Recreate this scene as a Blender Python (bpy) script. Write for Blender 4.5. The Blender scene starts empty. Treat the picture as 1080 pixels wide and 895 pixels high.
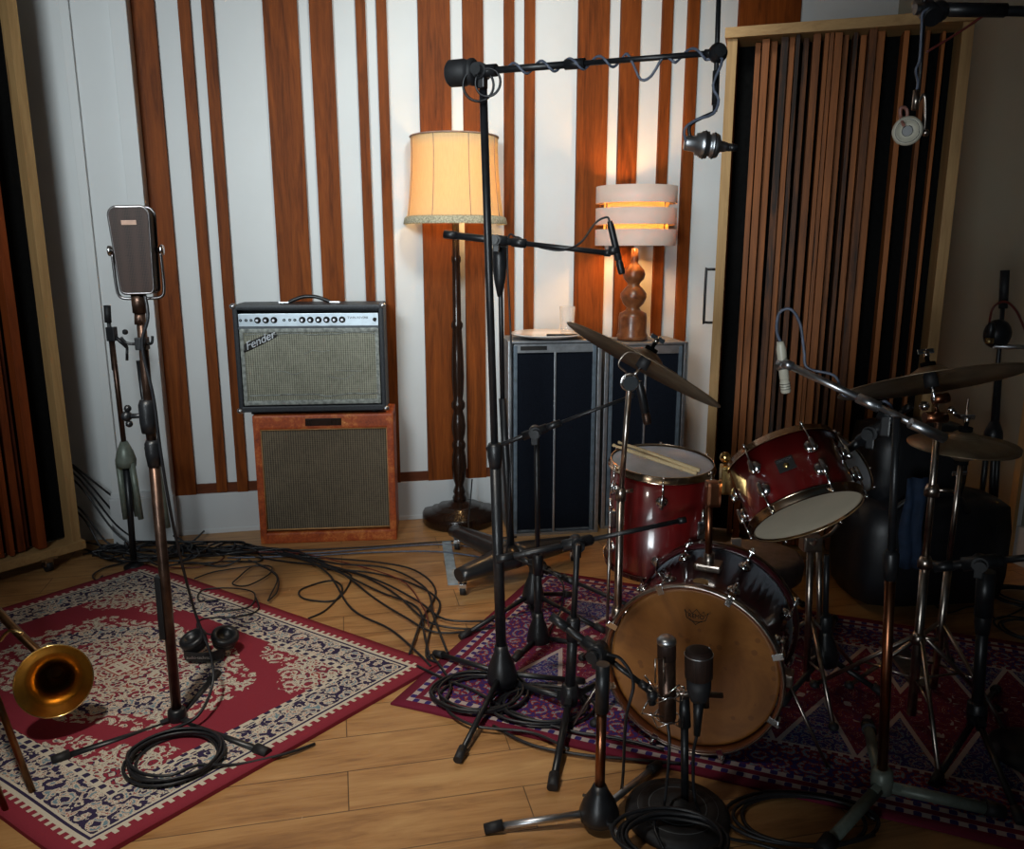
import bpy, bmesh, math, random
from mathutils import Vector as V, Matrix, noise as mnoise
PI = math.pi
random.seed(7)
# ------------------------------------------------------------------ camera
CAM_H = 1.42; FPX = 850.0; PITCH = math.atan(FPX / (4350 - 447.5))
CP, SP = math.cos(PITCH), math.sin(PITCH)
sc = bpy.context.scene
cam_d = bpy.data.cameras.new('camera'); cam = bpy.data.objects.new('camera', cam_d)
sc.collection.objects.link(cam); sc.camera = cam
cam_d.sensor_fit = 'HORIZONTAL'; cam_d.sensor_width = 36; cam_d.lens = FPX / 1080 * 36
cam_d.clip_start = .05
cam.location = (0, 0, CAM_H); cam.rotation_euler = (PI / 2 - PITCH, 0, 0)
sc.view_settings.view_transform = 'Standard'; sc.view_settings.look = 'None'
sc.view_settings.gamma = 1; sc.view_settings.use_curve_mapping = False
sc.view_settings.exposure = 0.1
# ------------------------------------------------------------------ light
w = bpy.data.worlds.new('studio'); sc.world = w; w.use_nodes = True
w.node_tree.nodes['Background'].inputs[0].default_value = (.55, .8, 1, 1)
w.node_tree.nodes['Background'].inputs[1].default_value = .02

def lamp(name, kind, loc, target, power, color, **kw):
    d = bpy.data.lights.new(name, kind); d.energy = power; d.color = color
    for k, v in kw.items(): setattr(d, k, v)
    o = bpy.data.objects.new(name, d); sc.collection.objects.link(o); o.location = loc
    if target is not None:
        o.rotation_euler = (V(target) - V(loc)).to_track_quat('-Z', 'Y').to_euler()
    return o
# daylight from a window high behind the camera's left shoulder; the two soft spots are unseen and added
lamp('window_daylight', 'AREA', (-1.3, -.3, 2.6), (-.95, 4.0, 1.7), 15, (.88, .97, 1.0), shape='RECTANGLE', size=1.0, size_y=.8, spread=1.15)
lamp('added_wall_spot', 'SPOT', (.22, 2.2, 3.05), (.05, 4.15, 2.0), 150, (.98, 1, .95), spot_size=1.42, spot_blend=1.0, shadow_soft_size=.22)  # unseen spot added to brighten the upper back wall
lamp('added_floor_spot', 'SPOT', (-.95, .9, 3.05), (-.55, 2.25, 0), 225, (1, .94, .84), spot_size=.80, spot_blend=1.0, shadow_soft_size=.10)  # unseen spot added for the bright pool on the floor

lamp('added_low_fill', 'AREA', (-1.1, -1.3, 1.0), (.30, 2.4, 1.2), 5.5, (.88, .96, 1.0), shape='RECTANGLE', size=.9, size_y=1.3, spread=.78)  # added fill from low behind the camera, lighting the tom's underside
# ------------------------------------------------------------------ placing
def ray(x, y):
    u = (x - 540) / FPX; v = -(y - 447.5) / FPX
    return V((u, CP + v * SP, -SP + v * CP))
def fl(x, y, z=0.0):
    d = ray(x, y); return V((0, 0, CAM_H)) + d * ((z - CAM_H) / d.z)
def at(x, y, Y):
    d = ray(x, y); return V((0, 0, CAM_H)) + d * (Y / d.y)
def camdir(r, u, f):
    return (V((1, 0, 0)) * r + V((0, SP, CP)) * u + V((0, CP, -SP)) * f).normalized()
YAW = math.radians(12.24)
WU = V((math.cos(YAW), math.sin(YAW), 0)); WN = V((math.sin(YAW), -math.cos(YAW), 0))  # along wall, out of wall
W0 = fl(190, 563)
RW = Matrix.Rotation(YAW, 3, 'Z')
def wl(x, out, z): return W0 + WU * x + WN * out + V((0, 0, z))
def axes(zdir, xref=V((1, 0, 0))):
    z = V(zdir).normalized(); x = V(xref); x = (x - z * x.dot(z))
    if x.length < 1e-4: x = V((0, 1, 0)) - z * z.y
    x.normalize(); y = z.cross(x)
    return Matrix((x, y, z)).transposed()
def frame(o, zdir, xref=V((1, 0, 0))):
    return Matrix.Translation(V(o)) @ axes(zdir, xref).to_4x4()

# ------------------------------------------------------------------ mesh building
WM = {}
def link(o): sc.collection.objects.link(o)
class MB:
    def __init__(s): s.bm = bmesh.new()
    def box(s, c, size, R=None, bev=0.0):
        R = (R or Matrix.Identity(3)); R4 = R.to_4x4() if len(R) == 3 else R
        m = Matrix.Translation(V(c)) @ R4 @ Matrix.Diagonal((size[0], size[1], size[2], 1))
        g = bmesh.ops.create_cube(s.bm, size=1, matrix=m)
        if bev:
            es = list({e for v in g['verts'] for e in v.link_edges})
            bmesh.ops.bevel(s.bm, geom=es, offset=bev, segments=2, affect='EDGES', profile=.7)
        return s
    def lathe(s, prof, o=(0, 0, 0), axis=(0, 0, 1), seg=24, xref=V((1, 0, 0))):
        R = axes(axis, xref); o = V(o); rings = []
        for r, h in prof:
            if r < 1e-6: rings.append([s.bm.verts.new(o + R @ V((0, 0, h)))])
            else: rings.append([s.bm.verts.new(o + R @ V((r * math.cos(2*PI*i/seg), r * math.sin(2*PI*i/seg), h))) for i in range(seg)])
        for a, b in zip(rings, rings[1:]):
            for i in range(seg):
                j = (i + 1) % seg
                if len(a) == 1 and len(b) == 1: continue
                if len(a) == 1: f = s.bm.faces.new((a[0], b[i], b[j]))
                elif len(b) == 1: f = s.bm.faces.new((a[i], a[j], b[0]))
                else: f = s.bm.faces.new((a[i], a[j], b[j], b[i]))
                f.smooth = True
        return s
    def cyl(s, p0, p1, r0, r1=None, seg=12):
        p0, p1 = V(p0), V(p1); L = (p1 - p0).length; r1 = r0 if r1 is None else r1
        if L < 1e-6: return s
        R = axes(p1 - p0)
        A = [s.bm.verts.new(p0 + R @ V((r0*math.cos(2*PI*i/seg), r0*math.sin(2*PI*i/seg), 0))) for i in range(seg)]
        B = [s.bm.verts.new(p0 + R @ V((r1*math.cos(2*PI*i/seg), r1*math.sin(2*PI*i/seg), L))) for i in range(seg)]
        for i in range(seg):
            j = (i+1) % seg; f = s.bm.faces.new((A[i], A[j], B[j], B[i])); f.smooth = True
        s.bm.faces.new(A[::-1]); s.bm.faces.new(B)
        return s
    def ball(s, c, r, seg=14, sc_=(1, 1, 1), R=None):
        m = Matrix.Translation(V(c)) @ (R.to_4x4() if R else Matrix.Identity(4)) @ Matrix.Diagonal((sc_[0], sc_[1], sc_[2], 1))
        g = bmesh.ops.create_uvsphere(s.bm, u_segments=seg, v_segments=max(6, seg*2//3), radius=r, matrix=m)
        for v in g['verts']:
            for f in v.link_faces: f.smooth = True
        return s
    def tube(s, pts, r, seg=6, sub=5, closed=False):
        pts = [V(p) for p in pts]; n = len(pts)
        P = []
        if n > 2 and sub > 1:
            rng = range(n) if closed else range(n - 1)
            for i in rng:
                if closed: p0, p1, p2, p3 = pts[i-1], pts[i], pts[(i+1) % n], pts[(i+2) % n]
                else: p0, p1, p2, p3 = pts[max(i-1, 0)], pts[i], pts[i+1], pts[min(i+2, n-1)]
                for k in range(sub):
                    t = k / sub
                    P.append(.5*((2*p1) + (p2-p0)*t + (2*p0-5*p1+4*p2-p3)*t*t + (3*p1-p0-3*p2+p3)*t**3))
            if not closed: P.append(pts[-1])
        else: P = pts
        m = len(P); rings = []; nrm = None
        for i, p in enumerate(P):
            if closed: t = P[(i+1) % m] - P[i-1]
            else: t = P[min(i+1, m-1)] - P[max(i-1, 0)]
            if t.length < 1e-7: t = V((0, 0, 1))
            t.normalize()
            if nrm is None:
                nrm = V((0, 0, 1)) if abs(t.z) < .9 else V((1, 0, 0))
            nrm = (nrm - t * nrm.dot(t)); nrm.normalize(); b = t.cross(nrm)
            rr = r(i / (m - 1)) if callable(r) else r
            rings.append([s.bm.verts.new(p + nrm * rr * math.cos(2*PI*k/seg) + b * rr * math.sin(2*PI*k/seg)) for k in range(seg)])
        for i in range(m if closed else m - 1):
            a, b = rings[i], rings[(i+1) % m]
            for k in range(seg):
                j = (k+1) % seg; f = s.bm.faces.new((a[k], a[j], b[j], b[k])); f.smooth = True
        if not closed:
            s.bm.faces.new(rings[0][::-1]); s.bm.faces.new(rings[-1])
        return s
    def torus(s, c, axis, R, r, seg=32, ts=8):
        A = axes(axis)
        return s.tube([V(c) + A @ V((R*math.cos(2*PI*i/seg), R*math.sin(2*PI*i/seg), 0)) for i in range(seg)], r, ts, 1, True)
    def prism(s, poly, M, th):
        a = [s.bm.verts.new(M @ V((x, y, 0))) for x, y in poly]; b = [s.bm.verts.new(M @ V((x, y, th))) for x, y in poly]
        s.bm.faces.new(a[::-1]); s.bm.faces.new(b); n = len(poly)
        for i in range(n): s.bm.faces.new((a[i], a[(i+1) % n], b[(i+1) % n], b[i]))
        return s
    def build(s, name, mat, parent=None, local=False, label=None, nr=True):
        if nr: bmesh.ops.recalc_face_normals(s.bm, faces=s.bm.faces)
        me = bpy.data.meshes.new(name); o = bpy.data.objects.new(name, me); link(o)
        if parent is not None:
            o.parent = parent; WM[o] = WM[parent]
            if not local: s.bm.transform(WM[parent].inverted())
        elif not local:
            vs = s.bm.verts
            lo = V([min(v.co[k] for v in vs) for k in range(3)]); hi = V([max(v.co[k] for v in vs) for k in range(3)])
            org = V(((lo.x+hi.x)/2, (lo.y+hi.y)/2, lo.z)); T = Matrix.Translation(org)
            s.bm.transform(T.inverted()); o.matrix_world = T; WM[o] = T
        else: WM[o] = Matrix.Identity(4)
        s.bm.to_mesh(me); s.bm.free()
        if mat: me.materials.append(mat)
        if label: o['label'] = label
        return o
def tag(o, label, cat, group=None):
    o['label'] = label; o['category'] = cat
    if group: o['group'] = group
    return o
def thing(name, label, cat, loc, group=None, M=None):
    o = bpy.data.objects.new(name, None); link(o); o.empty_display_size = .05
    m = M if M is not None else Matrix.Translation(V(loc)); o.matrix_world = m; WM[o] = m.copy()
    return tag(o, label, cat, group)
def struct(o): o['kind'] = 'structure'; return o
def text(name, s, mat, parent, M, size, ext=.0006, shear=0.0, label=None):
    c = bpy.data.curves.new('t', 'FONT'); c.body = s; c.size = size; c.extrude = ext; c.shear = shear
    c.align_x = 'CENTER'; c.align_y = 'CENTER'
    t = bpy.data.objects.new('t', c); link(t)
    dg = bpy.context.evaluated_depsgraph_get(); me = bpy.data.meshes.new_from_object(t.evaluated_get(dg))
    bpy.data.objects.remove(t); bpy.data.curves.remove(c)
    me.name = name; me.materials.clear(); me.materials.append(mat)
    o = bpy.data.objects.new(name, me); link(o)
    me.transform(WM[parent].inverted() @ M); o.parent = parent; WM[o] = WM[parent]
    if label: o['label'] = label
    return o

# ------------------------------------------------------------------ materials
class S:
    """a node socket that can be used in arithmetic"""
    def __init__(s, nt, k): s.nt, s.k = nt, k
    def m(s, op, *a, clamp=False):
        n = s.nt.nodes.new('ShaderNodeMath'); n.operation = op; n.use_clamp = clamp
        for i, v in enumerate((s,) + a):
            if isinstance(v, S): s.nt.links.new(v.k, n.inputs[i])
            else: n.inputs[i].default_value = v
        return S(s.nt, n.outputs[0])
    def __add__(s, o): return s.m('ADD', o)
    def __radd__(s, o): return s.m('ADD', o)
    def __sub__(s, o): return s.m('SUBTRACT', o)
    def __rsub__(s, o): return (s * -1.0) + o
    def __mul__(s, o): return s.m('MULTIPLY', o)
    def __rmul__(s, o): return s.m('MULTIPLY', o)
    def __truediv__(s, o): return s.m('DIVIDE', o)
    def gt(s, o): return s.m('GREATER_THAN', o)
    def lt(s, o): return s.m('LESS_THAN', o)
    def abs(s): return s.m('ABSOLUTE')
    def sin(s): return s.m('SINE')
    def min(s, o): return s.m('MINIMUM', o)
    def max(s, o): return s.m('MAXIMUM', o)
    def sqrt(s): return s.m('SQRT')
def newmat(name):
    m = bpy.data.materials.new(name); m.use_nodes = True; nt = m.node_tree
    return m, nt, nt.nodes['Principled BSDF']
def node(nt, t, **kw):
    n = nt.nodes.new(t)
    for k, v in kw.items(): setattr(n, k, v)
    return n
def coords(nt, kind='Object', scale=(1, 1, 1), rot=(0, 0, 0)):
    tc = node(nt, 'ShaderNodeTexCoord'); mp = node(nt, 'ShaderNodeMapping')
    mp.inputs['Scale'].default_value = scale; mp.inputs['Rotation'].default_value = rot
    nt.links.new(tc.outputs[kind], mp.inputs[0]); return mp.outputs[0]
def noise_tex(nt, vec, scale, detail=3, rough=.5, dist=0):
    n = node(nt, 'ShaderNodeTexNoise'); n.inputs['Scale'].default_value = scale; n.inputs['Detail'].default_value = detail
    n.inputs['Roughness'].default_value = rough; n.inputs['Distortion'].default_value = dist
    nt.links.new(vec, n.inputs['Vector']); return n.outputs[0]
def ramp(nt, fac, stops, const=False):
    r = node(nt, 'ShaderNodeValToRGB'); cr = r.color_ramp
    if const: cr.interpolation = 'CONSTANT'
    while len(cr.elements) < len(stops): cr.elements.new(.5)
    for e, (p, c) in zip(cr.elements, stops): e.position = p; e.color = (*c, 1)
    nt.links.new(fac.k if isinstance(fac, S) else fac, r.inputs[0]); return r.outputs[0]
def mixc(nt, f, a, b):
    n = node(nt, 'ShaderNodeMix', data_type='RGBA')
    for sock, v in ((n.inputs[0], f), (n.inputs[6], a), (n.inputs[7], b)):
        v = v.k if isinstance(v, S) else v
        if isinstance(v, (int, float)): sock.default_value = v
        elif isinstance(v, tuple): sock.default_value = (*v, 1)
        else: nt.links.new(v, sock)
    return n.outputs[2]
def bump(nt, bs, h, dist=.001, strength=.5):
    b = node(nt, 'ShaderNodeBump'); b.inputs['Strength'].default_value = strength; b.inputs['Distance'].default_value = dist
    nt.links.new(h.k if isinstance(h, S) else h, b.inputs['Height']); nt.links.new(b.outputs[0], bs.inputs['Normal'])
def mk(name, col, rough=.5, metal=0.0, var=.25, scale=30, bmp=0.0, coat=0.0, spec=.5, sheen=0):
    m, nt, bs = newmat(name)
    n = noise_tex(nt, coords(nt), scale, 4)
    lo = tuple(c * (1 - var) for c in col); hi = tuple(min(1, c * (1 + var)) for c in col)
    nt.links.new(ramp(nt, n, [(.3, lo), (.7, hi)]), bs.inputs['Base Color'])
    bs.inputs['Roughness'].default_value = rough; bs.inputs['Metallic'].default_value = metal
    bs.inputs['Coat Weight'].default_value = coat; bs.inputs['Coat Roughness'].default_value = .08
    bs.inputs['Specular IOR Level'].default_value = spec
    if bmp: bump(nt, bs, n, bmp)
    return m
def wood(name, dark, light, scale=1.0, rough=.45, axis='z', coat=.0, knots=True, island=0.0, seed=0.0):
    m, nt, bs = newmat(name)
    st = {'z': (9, 9, .7), 'x': (.7, 9, 9), 'y': (9, .7, 9)}[axis]
    tc = node(nt, 'ShaderNodeTexCoord'); mp = node(nt, 'ShaderNodeMapping')
    mp.inputs['Scale'].default_value = tuple(a * scale for a in st)
    oi = node(nt, 'ShaderNodeObjectInfo')
    add = node(nt, 'ShaderNodeVectorMath', operation='ADD'); nt.links.new(tc.outputs['Object'], add.inputs[0])
    comb = node(nt, 'ShaderNodeCombineXYZ'); rs = S(nt, oi.outputs['Random']) * 13.0 + seed
    geo = node(nt, 'ShaderNodeNewGeometry'); isl = S(nt, geo.outputs['Random Per Island'])
    if island: rs = rs + isl * 17.0
    for i in range(3): nt.links.new(rs.k, comb.inputs[i])
    nt.links.new(comb.outputs[0], add.inputs[1]); nt.links.new(add.outputs[0], mp.inputs[0])
    g = S(nt, noise_tex(nt, mp.outputs[0], 2.2, 6, .6, 1.2))
    fine = S(nt, noise_tex(nt, mp.outputs[0], 14, 4, .6, .3))
    v = g * .75 + fine * .3
    if island: v = v + (isl - .5) * island
    if knots:
        mp2 = node(nt, 'ShaderNodeMapping'); mp2.inputs['Scale'].default_value = tuple(a * scale * .5 for a in st)
        nt.links.new(add.outputs[0], mp2.inputs[0])
        vo = node(nt, 'ShaderNodeTexVoronoi'); vo.inputs['Scale'].default_value = 1.6; nt.links.new(mp2.outputs[0], vo.inputs['Vector'])
        k = S(nt, vo.outputs['Distance']).lt(.09); v = v - k * .3
    mid = tuple((a + b) / 2 for a, b in zip(dark, light))
    nt.links.new(ramp(nt, v, [(.25, dark), (.5, mid), (.78, light)]), bs.inputs['Base Color'])
    bs.inputs['Roughness'].default_value = rough; bs.inputs['Coat Weight'].default_value = coat
    bs.inputs['Specular IOR Level'].default_value = .25
    bump(nt, bs, fine, .0006, .4)
    return m

M_black = mk('black_powder_coat', (.010, .011, .013), .38, .0, .3, 40)
M_rubber = mk('black_rubber', (.012, .012, .014), .62, 0, .3, 60, .0004)
M_cable = mk('black_cable_rubber', (.012, .013, .016), .42, 0, .3, 50)
M_cable_g = mk('grey_cable_rubber', (.10, .12, .17), .45, 0, .3, 50)
M_cable_r = mk('dark_red_cable_rubber', (.12, .02, .015), .45, 0, .3, 50)
M_chrome = mk('chrome', (.72, .72, .72), .16, 1, .1, 20)
M_chrome_d = mk('worn_chrome', (.42, .36, .31), .28, 1, .3, 30)
M_copper = mk('copper_brown_tube', (.28, .11, .055), .30, 1, .25, 20)
M_gun = mk('dark_nickel', (.16, .15, .15), .3, 1, .2, 20)
M_bronze = mk('old_brown_metal', (.085, .050, .036), .35, .8, .4, 25)
M_silver = mk('satin_silver', (.55, .57, .60), .35, 1, .12, 30)
M_alum = mk('brushed_aluminium', (.50, .53, .56), .42, 1, .15, 30)
M_cream = mk('cream_enamel', (.55, .52, .42), .35, 0, .1)
M_greygreen = mk('grey_green_hammered_metal', (.17, .20, .165), .42, .2, .15, 60, .0003)
M_white = mk('white_plastic', (.7, .7, .68), .5, 0, .05)
M_navy = mk('dark_navy_grille_cloth', (.005, .007, .012), .95, 0, .4, 200, .0005, 0, .1)
M_brass = mk('lacquered_brass', (.85, .56, .22), .18, 1, .25, 14)
M_brass_d = mk('tarnished_brass', (.25, .13, .06), .30, 1, .35, 14)
M_gold = mk('gold_badge', (.7, .5, .2), .3, 1, .1)
M_tan = mk('tan_label_print', (.35, .22, .16), .6)
M_ink = mk('black_ink', (.01, .009, .008), .6, 0, .1)
# painted plaster
def paint(name, col):
    m, nt, bs = newmat(name); n = noise_tex(nt, coords(nt), 2.5, 5, .6); f = noise_tex(nt, coords(nt), 60, 3)
    nt.links.new(ramp(nt, n, [(.3, tuple(c*.93 for c in col)), (.7, col)]), bs.inputs['Base Color'])
    bs.inputs['Roughness'].default_value = .55; bump(nt, bs, f, .0006, .35); return m
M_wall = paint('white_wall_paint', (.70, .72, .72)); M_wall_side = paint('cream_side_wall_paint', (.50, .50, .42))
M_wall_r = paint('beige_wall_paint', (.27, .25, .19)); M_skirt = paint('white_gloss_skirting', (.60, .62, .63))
M_ceil = paint('ceiling_paint', (.35, .35, .35))
M_stripe = wood('stained_pine_board', (.026, .005, .0015), (.29, .072, .011), 1.0, .6, 'z', 0)
M_stripe.node_tree.nodes['Principled BSDF'].inputs['Specular IOR Level'].default_value = .15
M_rail = wood('stained_pine_rail', (.06, .014, .006), (.16, .045, .016), 1.0, .42, 'x', .1)
M_pine = wood('raw_pine_frame', (.26, .14, .055), (.50, .31, .13), 1.2, .6, 'z')
M_pine_x = wood('raw_pine_rail', (.26, .14, .055), (.50, .31, .13), 1.2, .6, 'x')
M_slat = wood('brown_slats', (.016, .006, .002), (.32, .10, .021), 1.2, .55, 'z', 0, True, .55)
M_slat_l = wood('red_brown_slats', (.03, .006, .002), (.22, .045, .009), 1.2, .55, 'z', 0, True, .5)
M_darkwood = wood('dark_panel_wood', (.03, .010, .006), (.09, .03, .014), 1.0, .5, 'z')
M_lampwood = wood('dark_turned_wood', (.010, .005, .003), (.028, .012, .007), 1.5, .25, 'z', .25, False)
M_void = mk('black_felt_backing', (.004, .004, .004), .95, 0, .3, 60, 0, 0, .08)

# laminate floor running along the back wall
M_floor, nt, bs = newmat('oak_laminate_floor')
vec = coords(nt, 'Object', (1, 1, 1), (0, 0, -YAW))
br = node(nt, 'ShaderNodeTexBrick'); nt.links.new(vec, br.inputs['Vector'])
br.offset = .37; br.inputs['Scale'].default_value = 1; br.inputs['Brick Width'].default_value = 1.25; br.inputs['Row Height'].default_value = .165
br.inputs['Mortar Size'].default_value = .0018; br.inputs['Mortar Smooth'].default_value = .2
br.inputs['Color1'].default_value = (.2, .2, .2, 1); br.inputs['Color2'].default_value = (.8, .8, .8, 1); br.inputs['Mortar'].default_value = (.5, .5, .5, 1)
mp = node(nt, 'ShaderNodeMapping'); nt.links.new(vec, mp.inputs[0]); mp.inputs['Scale'].default_value = (1.1, 9, 1)
addv = node(nt, 'ShaderNodeVectorMath', operation='ADD'); nt.links.new(mp.outputs[0], addv.inputs[0]); nt.links.new(br.outputs['Color'], addv.inputs[1])
g = S(nt, noise_tex(nt, addv.outputs[0], 2.0, 6, .62, 1.0)); g2 = S(nt, noise_tex(nt, addv.outputs[0], 12, 3, .5, .2))
sep = node(nt, 'ShaderNodeSeparateColor'); nt.links.new(br.outputs['Color'], sep.inputs[0]); tone = S(nt, sep.outputs[0])
v = g * .8 + g2 * .2 + (tone - .5) * .10
c = ramp(nt, v, [(.28, (.19, .080, .026)), (.48, (.42, .215, .078)), (.72, (.56, .33, .135))])
vo = node(nt, 'ShaderNodeTexVoronoi'); vo.inputs['Scale'].default_value = .8; nt.links.new(mp.outputs[0], vo.inputs['Vector'])
c = mixc(nt, S(nt, vo.outputs['Distance']).lt(.045) * .55, c, (.10, .045, .02))
c = mixc(nt, S(nt, br.outputs['Fac']) * .75, c, (.05, .025, .012))
# pale scratches and scuffs
sw = noise_tex(nt, coords(nt, 'Object', (14, 3, 1), (0, 0, .6)), 5, 2, .5, .4)
c = mixc(nt, S(nt, sw).gt(.76) * .35, c, (.6, .5, .38))
nt.links.new(c, bs.inputs['Base Color'])
nt.links.new((g * .25 + .27).k, bs.inputs['Roughness']); bump(nt, bs, S(nt, br.outputs['Fac']) * -1.0 + g2 * .15, .001, .5)

# oriental rugs: mirrored coordinates from the rug's own UV (metres from its centre)
def rug_mat(name, a, b, field, cream, navy, accent, persian=True):
    m, nt, bs = newmat(name)
    uv = node(nt, 'ShaderNodeUVMap'); sp = node(nt, 'ShaderNodeSeparateXYZ'); nt.links.new(uv.outputs[0], sp.inputs[0])
    x = S(nt, sp.outputs[0]); y = S(nt, sp.outputs[1]); X = x.abs(); Y = y.abs()
    cb = node(nt, 'ShaderNodeCombineXYZ'); nt.links.new(X.k, cb.inputs[0]); nt.links.new(Y.k, cb.inputs[1])
    def vor(scale, metric='EUCLIDEAN', feat='F1'):
        n = node(nt, 'ShaderNodeTexVoronoi', distance=metric, feature=feat); n.inputs['Scale'].default_value = scale
        n.inputs['Randomness'].default_value = .55 if persian else .25
        nt.links.new(cb.outputs[0], n.inputs['Vector']); return S(nt, n.outputs['Distance'])
    nz = S(nt, noise_tex(nt, cb.outputs[0], 38, 3, .6, 1.5))
    nz2 = S(nt, noise_tex(nt, cb.outputs[0], 14, 2, .5, 2.0))
    f1 = (vor(15) * 17.0 + nz * 5.0).sin() * .5 + .5
    f2 = (vor(34) * 11.0 + nz2 * 7.0).sin() * .5 + .5
    fl_ = f1 * .6 + f2 * .4
    d = (a - X).min(b - Y)
    blue = tuple(.45 * n + .55 * q for n, q in zip(navy, (.30, .50, .55)))
    flor_navy = ramp(nt, fl_, [(0, navy), (.40, cream), (.62, accent), (.68, cream), (.84, blue)], True)
    flor_cream = ramp(nt, fl_, [(0, field), (.24, navy), (.36, cream), (.60, tuple(c*.55 for c in cream)), (.66, cream), (.86, accent)], True)
    flor_red = ramp(nt, fl_, [(0, field), (.50, cream), (.72, navy), (.80, cream)], True)
    guard = ramp(nt, ((X * 150.0).sin() * (Y * 150.0).sin()) * .5 + .5, [(0, navy), (.46, cream)], True)
    dots = ramp(nt, (X * 210.0).sin().max((Y * 210.0).sin()) * .5 + .5, [(0, field), (.62, cream)], True)
    if persian:
        wob = nz2 * .10 + ((X * 26.0).sin() + (Y * 26.0).sin()) * .035
        R = ((X / (a*.60)) * (X / (a*.60)) + (Y / (b*.52)) * (Y / (b*.52))).sqrt() + wob - .05
        c = mixc(nt, R.lt(1.0), field, flor_red)
        c = mixc(nt, R.lt(.80), c, flor_navy); c = mixc(nt, R.lt(.58), c, flor_cream)
        c = mixc(nt, (X.lt(.055) * Y.lt(.045)), c, accent)
        c = mixc(nt, (X.lt(.05) * Y.lt(.04)), c, dots)
        Sx = X / (a - .2) + Y / (b - .2) + wob * 1.6
        c = mixc(nt, Sx.gt(1.42), c, flor_red); c = mixc(nt, Sx.gt(1.62), c, flor_cream)
        bands = [(.215, guard), (.195, cream), (.190, flor_navy), (.085, cream), (.078, navy), (.070, dots), (.043, field)]
    else:
        zig = ((X * 42.0 + (Y * 60.0).sin() * 2.0).sin() * .5 + .5)
        lob = (X * 4.5 - (X * 4.5).m('FLOOR') - .5).abs() + Y / b
        chk = ramp(nt, ((X * 110.0).sin() * (Y * 110.0).sin()) * .5 + .5, [(0, field), (.55, cream)], True)
        base = ramp(nt, fl_, [(0, field), (.42, navy), (.50, field), (.74, accent), (.80, cream), (.84, field)], True)
        blu = ramp(nt, fl_, [(0, navy), (.45, blue), (.62, field), (.74, cream), (.8, navy)], True)
        c = mixc(nt, lob.gt(.62), base, blu)
        c = mixc(nt, (lob - .62).abs().lt(.035), c, cream)
        c = mixc(nt, (lob - .3).abs().lt(.05) * zig.gt(.3), c, chk)
        bands = [(.255, dots), (.235, ramp(nt, fl_, [(0, navy), (.4, field), (.62, accent), (.72, cream), (.78, field), (.86, blue)], True)), (.095, guard), (.075, field), (.055, guard), (.035, field)]
    for w_, col in bands: c = mixc(nt, d.lt(w_), c, col)
    wear = S(nt, noise_tex(nt, cb.outputs[0], 260, 2)); c = mixc(nt, wear * .28, c, tuple(v * .45 for v in field))
    nt.links.new(c, bs.inputs['Base Color']); bs.inputs['Roughness'].default_value = .95
    bs.inputs['Specular IOR Level'].default_value = .15; bump(nt, bs, wear * .6 + fl_ * .4, .002, .6)
    return m
M_rug = rug_mat('red_medallion_rug_pile', .85, .61, (.27, .032, .050), (.66, .61, .49), (.022, .028, .075), (.33, .05, .045))
M_rug2 = rug_mat('purple_tribal_rug_pile', 1.25, .62, (.17, .018, .040), (.50, .42, .40), (.035, .03, .16), (.30, .035, .03), False)

# ------------------------------------------------------------------ room
def quadbox(name, mat, p0, p1, z0, z1, th, side=1):
    """a wall from p0 to p1 with its thickness behind its visible face"""
    p0, p1 = V((p0[0], p0[1], 0)), V((p1[0], p1[1], 0)); u = (p1 - p0).normalized(); n = V((-u.y, u.x, 0)) * side
    R = Matrix((u, V((-u.y, u.x, 0)), V((0, 0, 1)))).transposed()
    c = (p0 + p1) / 2 + n * th / 2; c.z = (z0 + z1) / 2
    return struct(MB().box(c, ((p1 - p0).length, th, z1 - z0), R).build(name, mat))
CEIL = 3.15
fo = MB(); fo.box((.1, 1.6, -.05), (8.8, 7.6, .1)); struct(fo.build('floor', M_floor))
co = MB(); co.box((.1, 1.6, CEIL + .05), (8.8, 7.6, .1)); struct(co.build('ceiling', M_ceil))
XR = 3.86
a0, a1 = wl(-.62, 0, 0), wl(XR, 0, 0)
quadbox('wall_back', M_wall, a0, a1, 0, CEIL, .12)
# white boxed pier between the striped wall and the side wall
pm = MB(); pm.box(wl(-.135, .045, CEIL/2), (.27, .09, CEIL), RW, .004); struct(pm.build('trim_18', M_wall))
pm = MB(); pm.box(wl(-.25, .10, CEIL/2), (.04, .02, CEIL), RW, .004); struct(pm.build('trim_19', M_wall))
pm = MB(); pm.box(wl(-.036, .10, CEIL/2), (.072, .02, CEIL), RW, .004); struct(pm.build('trim_20', M_wall))
pm = MB(); pm.box(wl(-.137, .10, .12), (.29, .05, .24), RW, .006); pm.box(wl(-.137, .098, .25), (.28, .03, .03), RW, .008); struct(pm.build('baseboard_pier', M_skirt))
L0 = wl(-.58, .0, 0); L1 = V((-3.62, 1.45, 0))
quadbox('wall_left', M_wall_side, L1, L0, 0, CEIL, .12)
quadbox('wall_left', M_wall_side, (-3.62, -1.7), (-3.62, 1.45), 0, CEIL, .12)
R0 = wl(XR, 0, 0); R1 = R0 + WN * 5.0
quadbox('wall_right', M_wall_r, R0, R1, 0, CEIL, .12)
sk = MB(); sk.box(wl(XR/2, .012, .105), (XR, .024, .21), RW, .003); sk.box(wl(XR/2, .02, .012), (XR, .016, .024), RW, .004); struct(sk.build('baseboard_back', M_skirt))
wr = (V((R1.x, R1.y, 0)) - R0).normalized()
sk = MB(); sk.box((R0 + R1) / 2 - WU * .012 + V((0, 0, .09)), (.024, 5.0, .18), RW, .003); struct(sk.build('baseboard_right', M_skirt))
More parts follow.
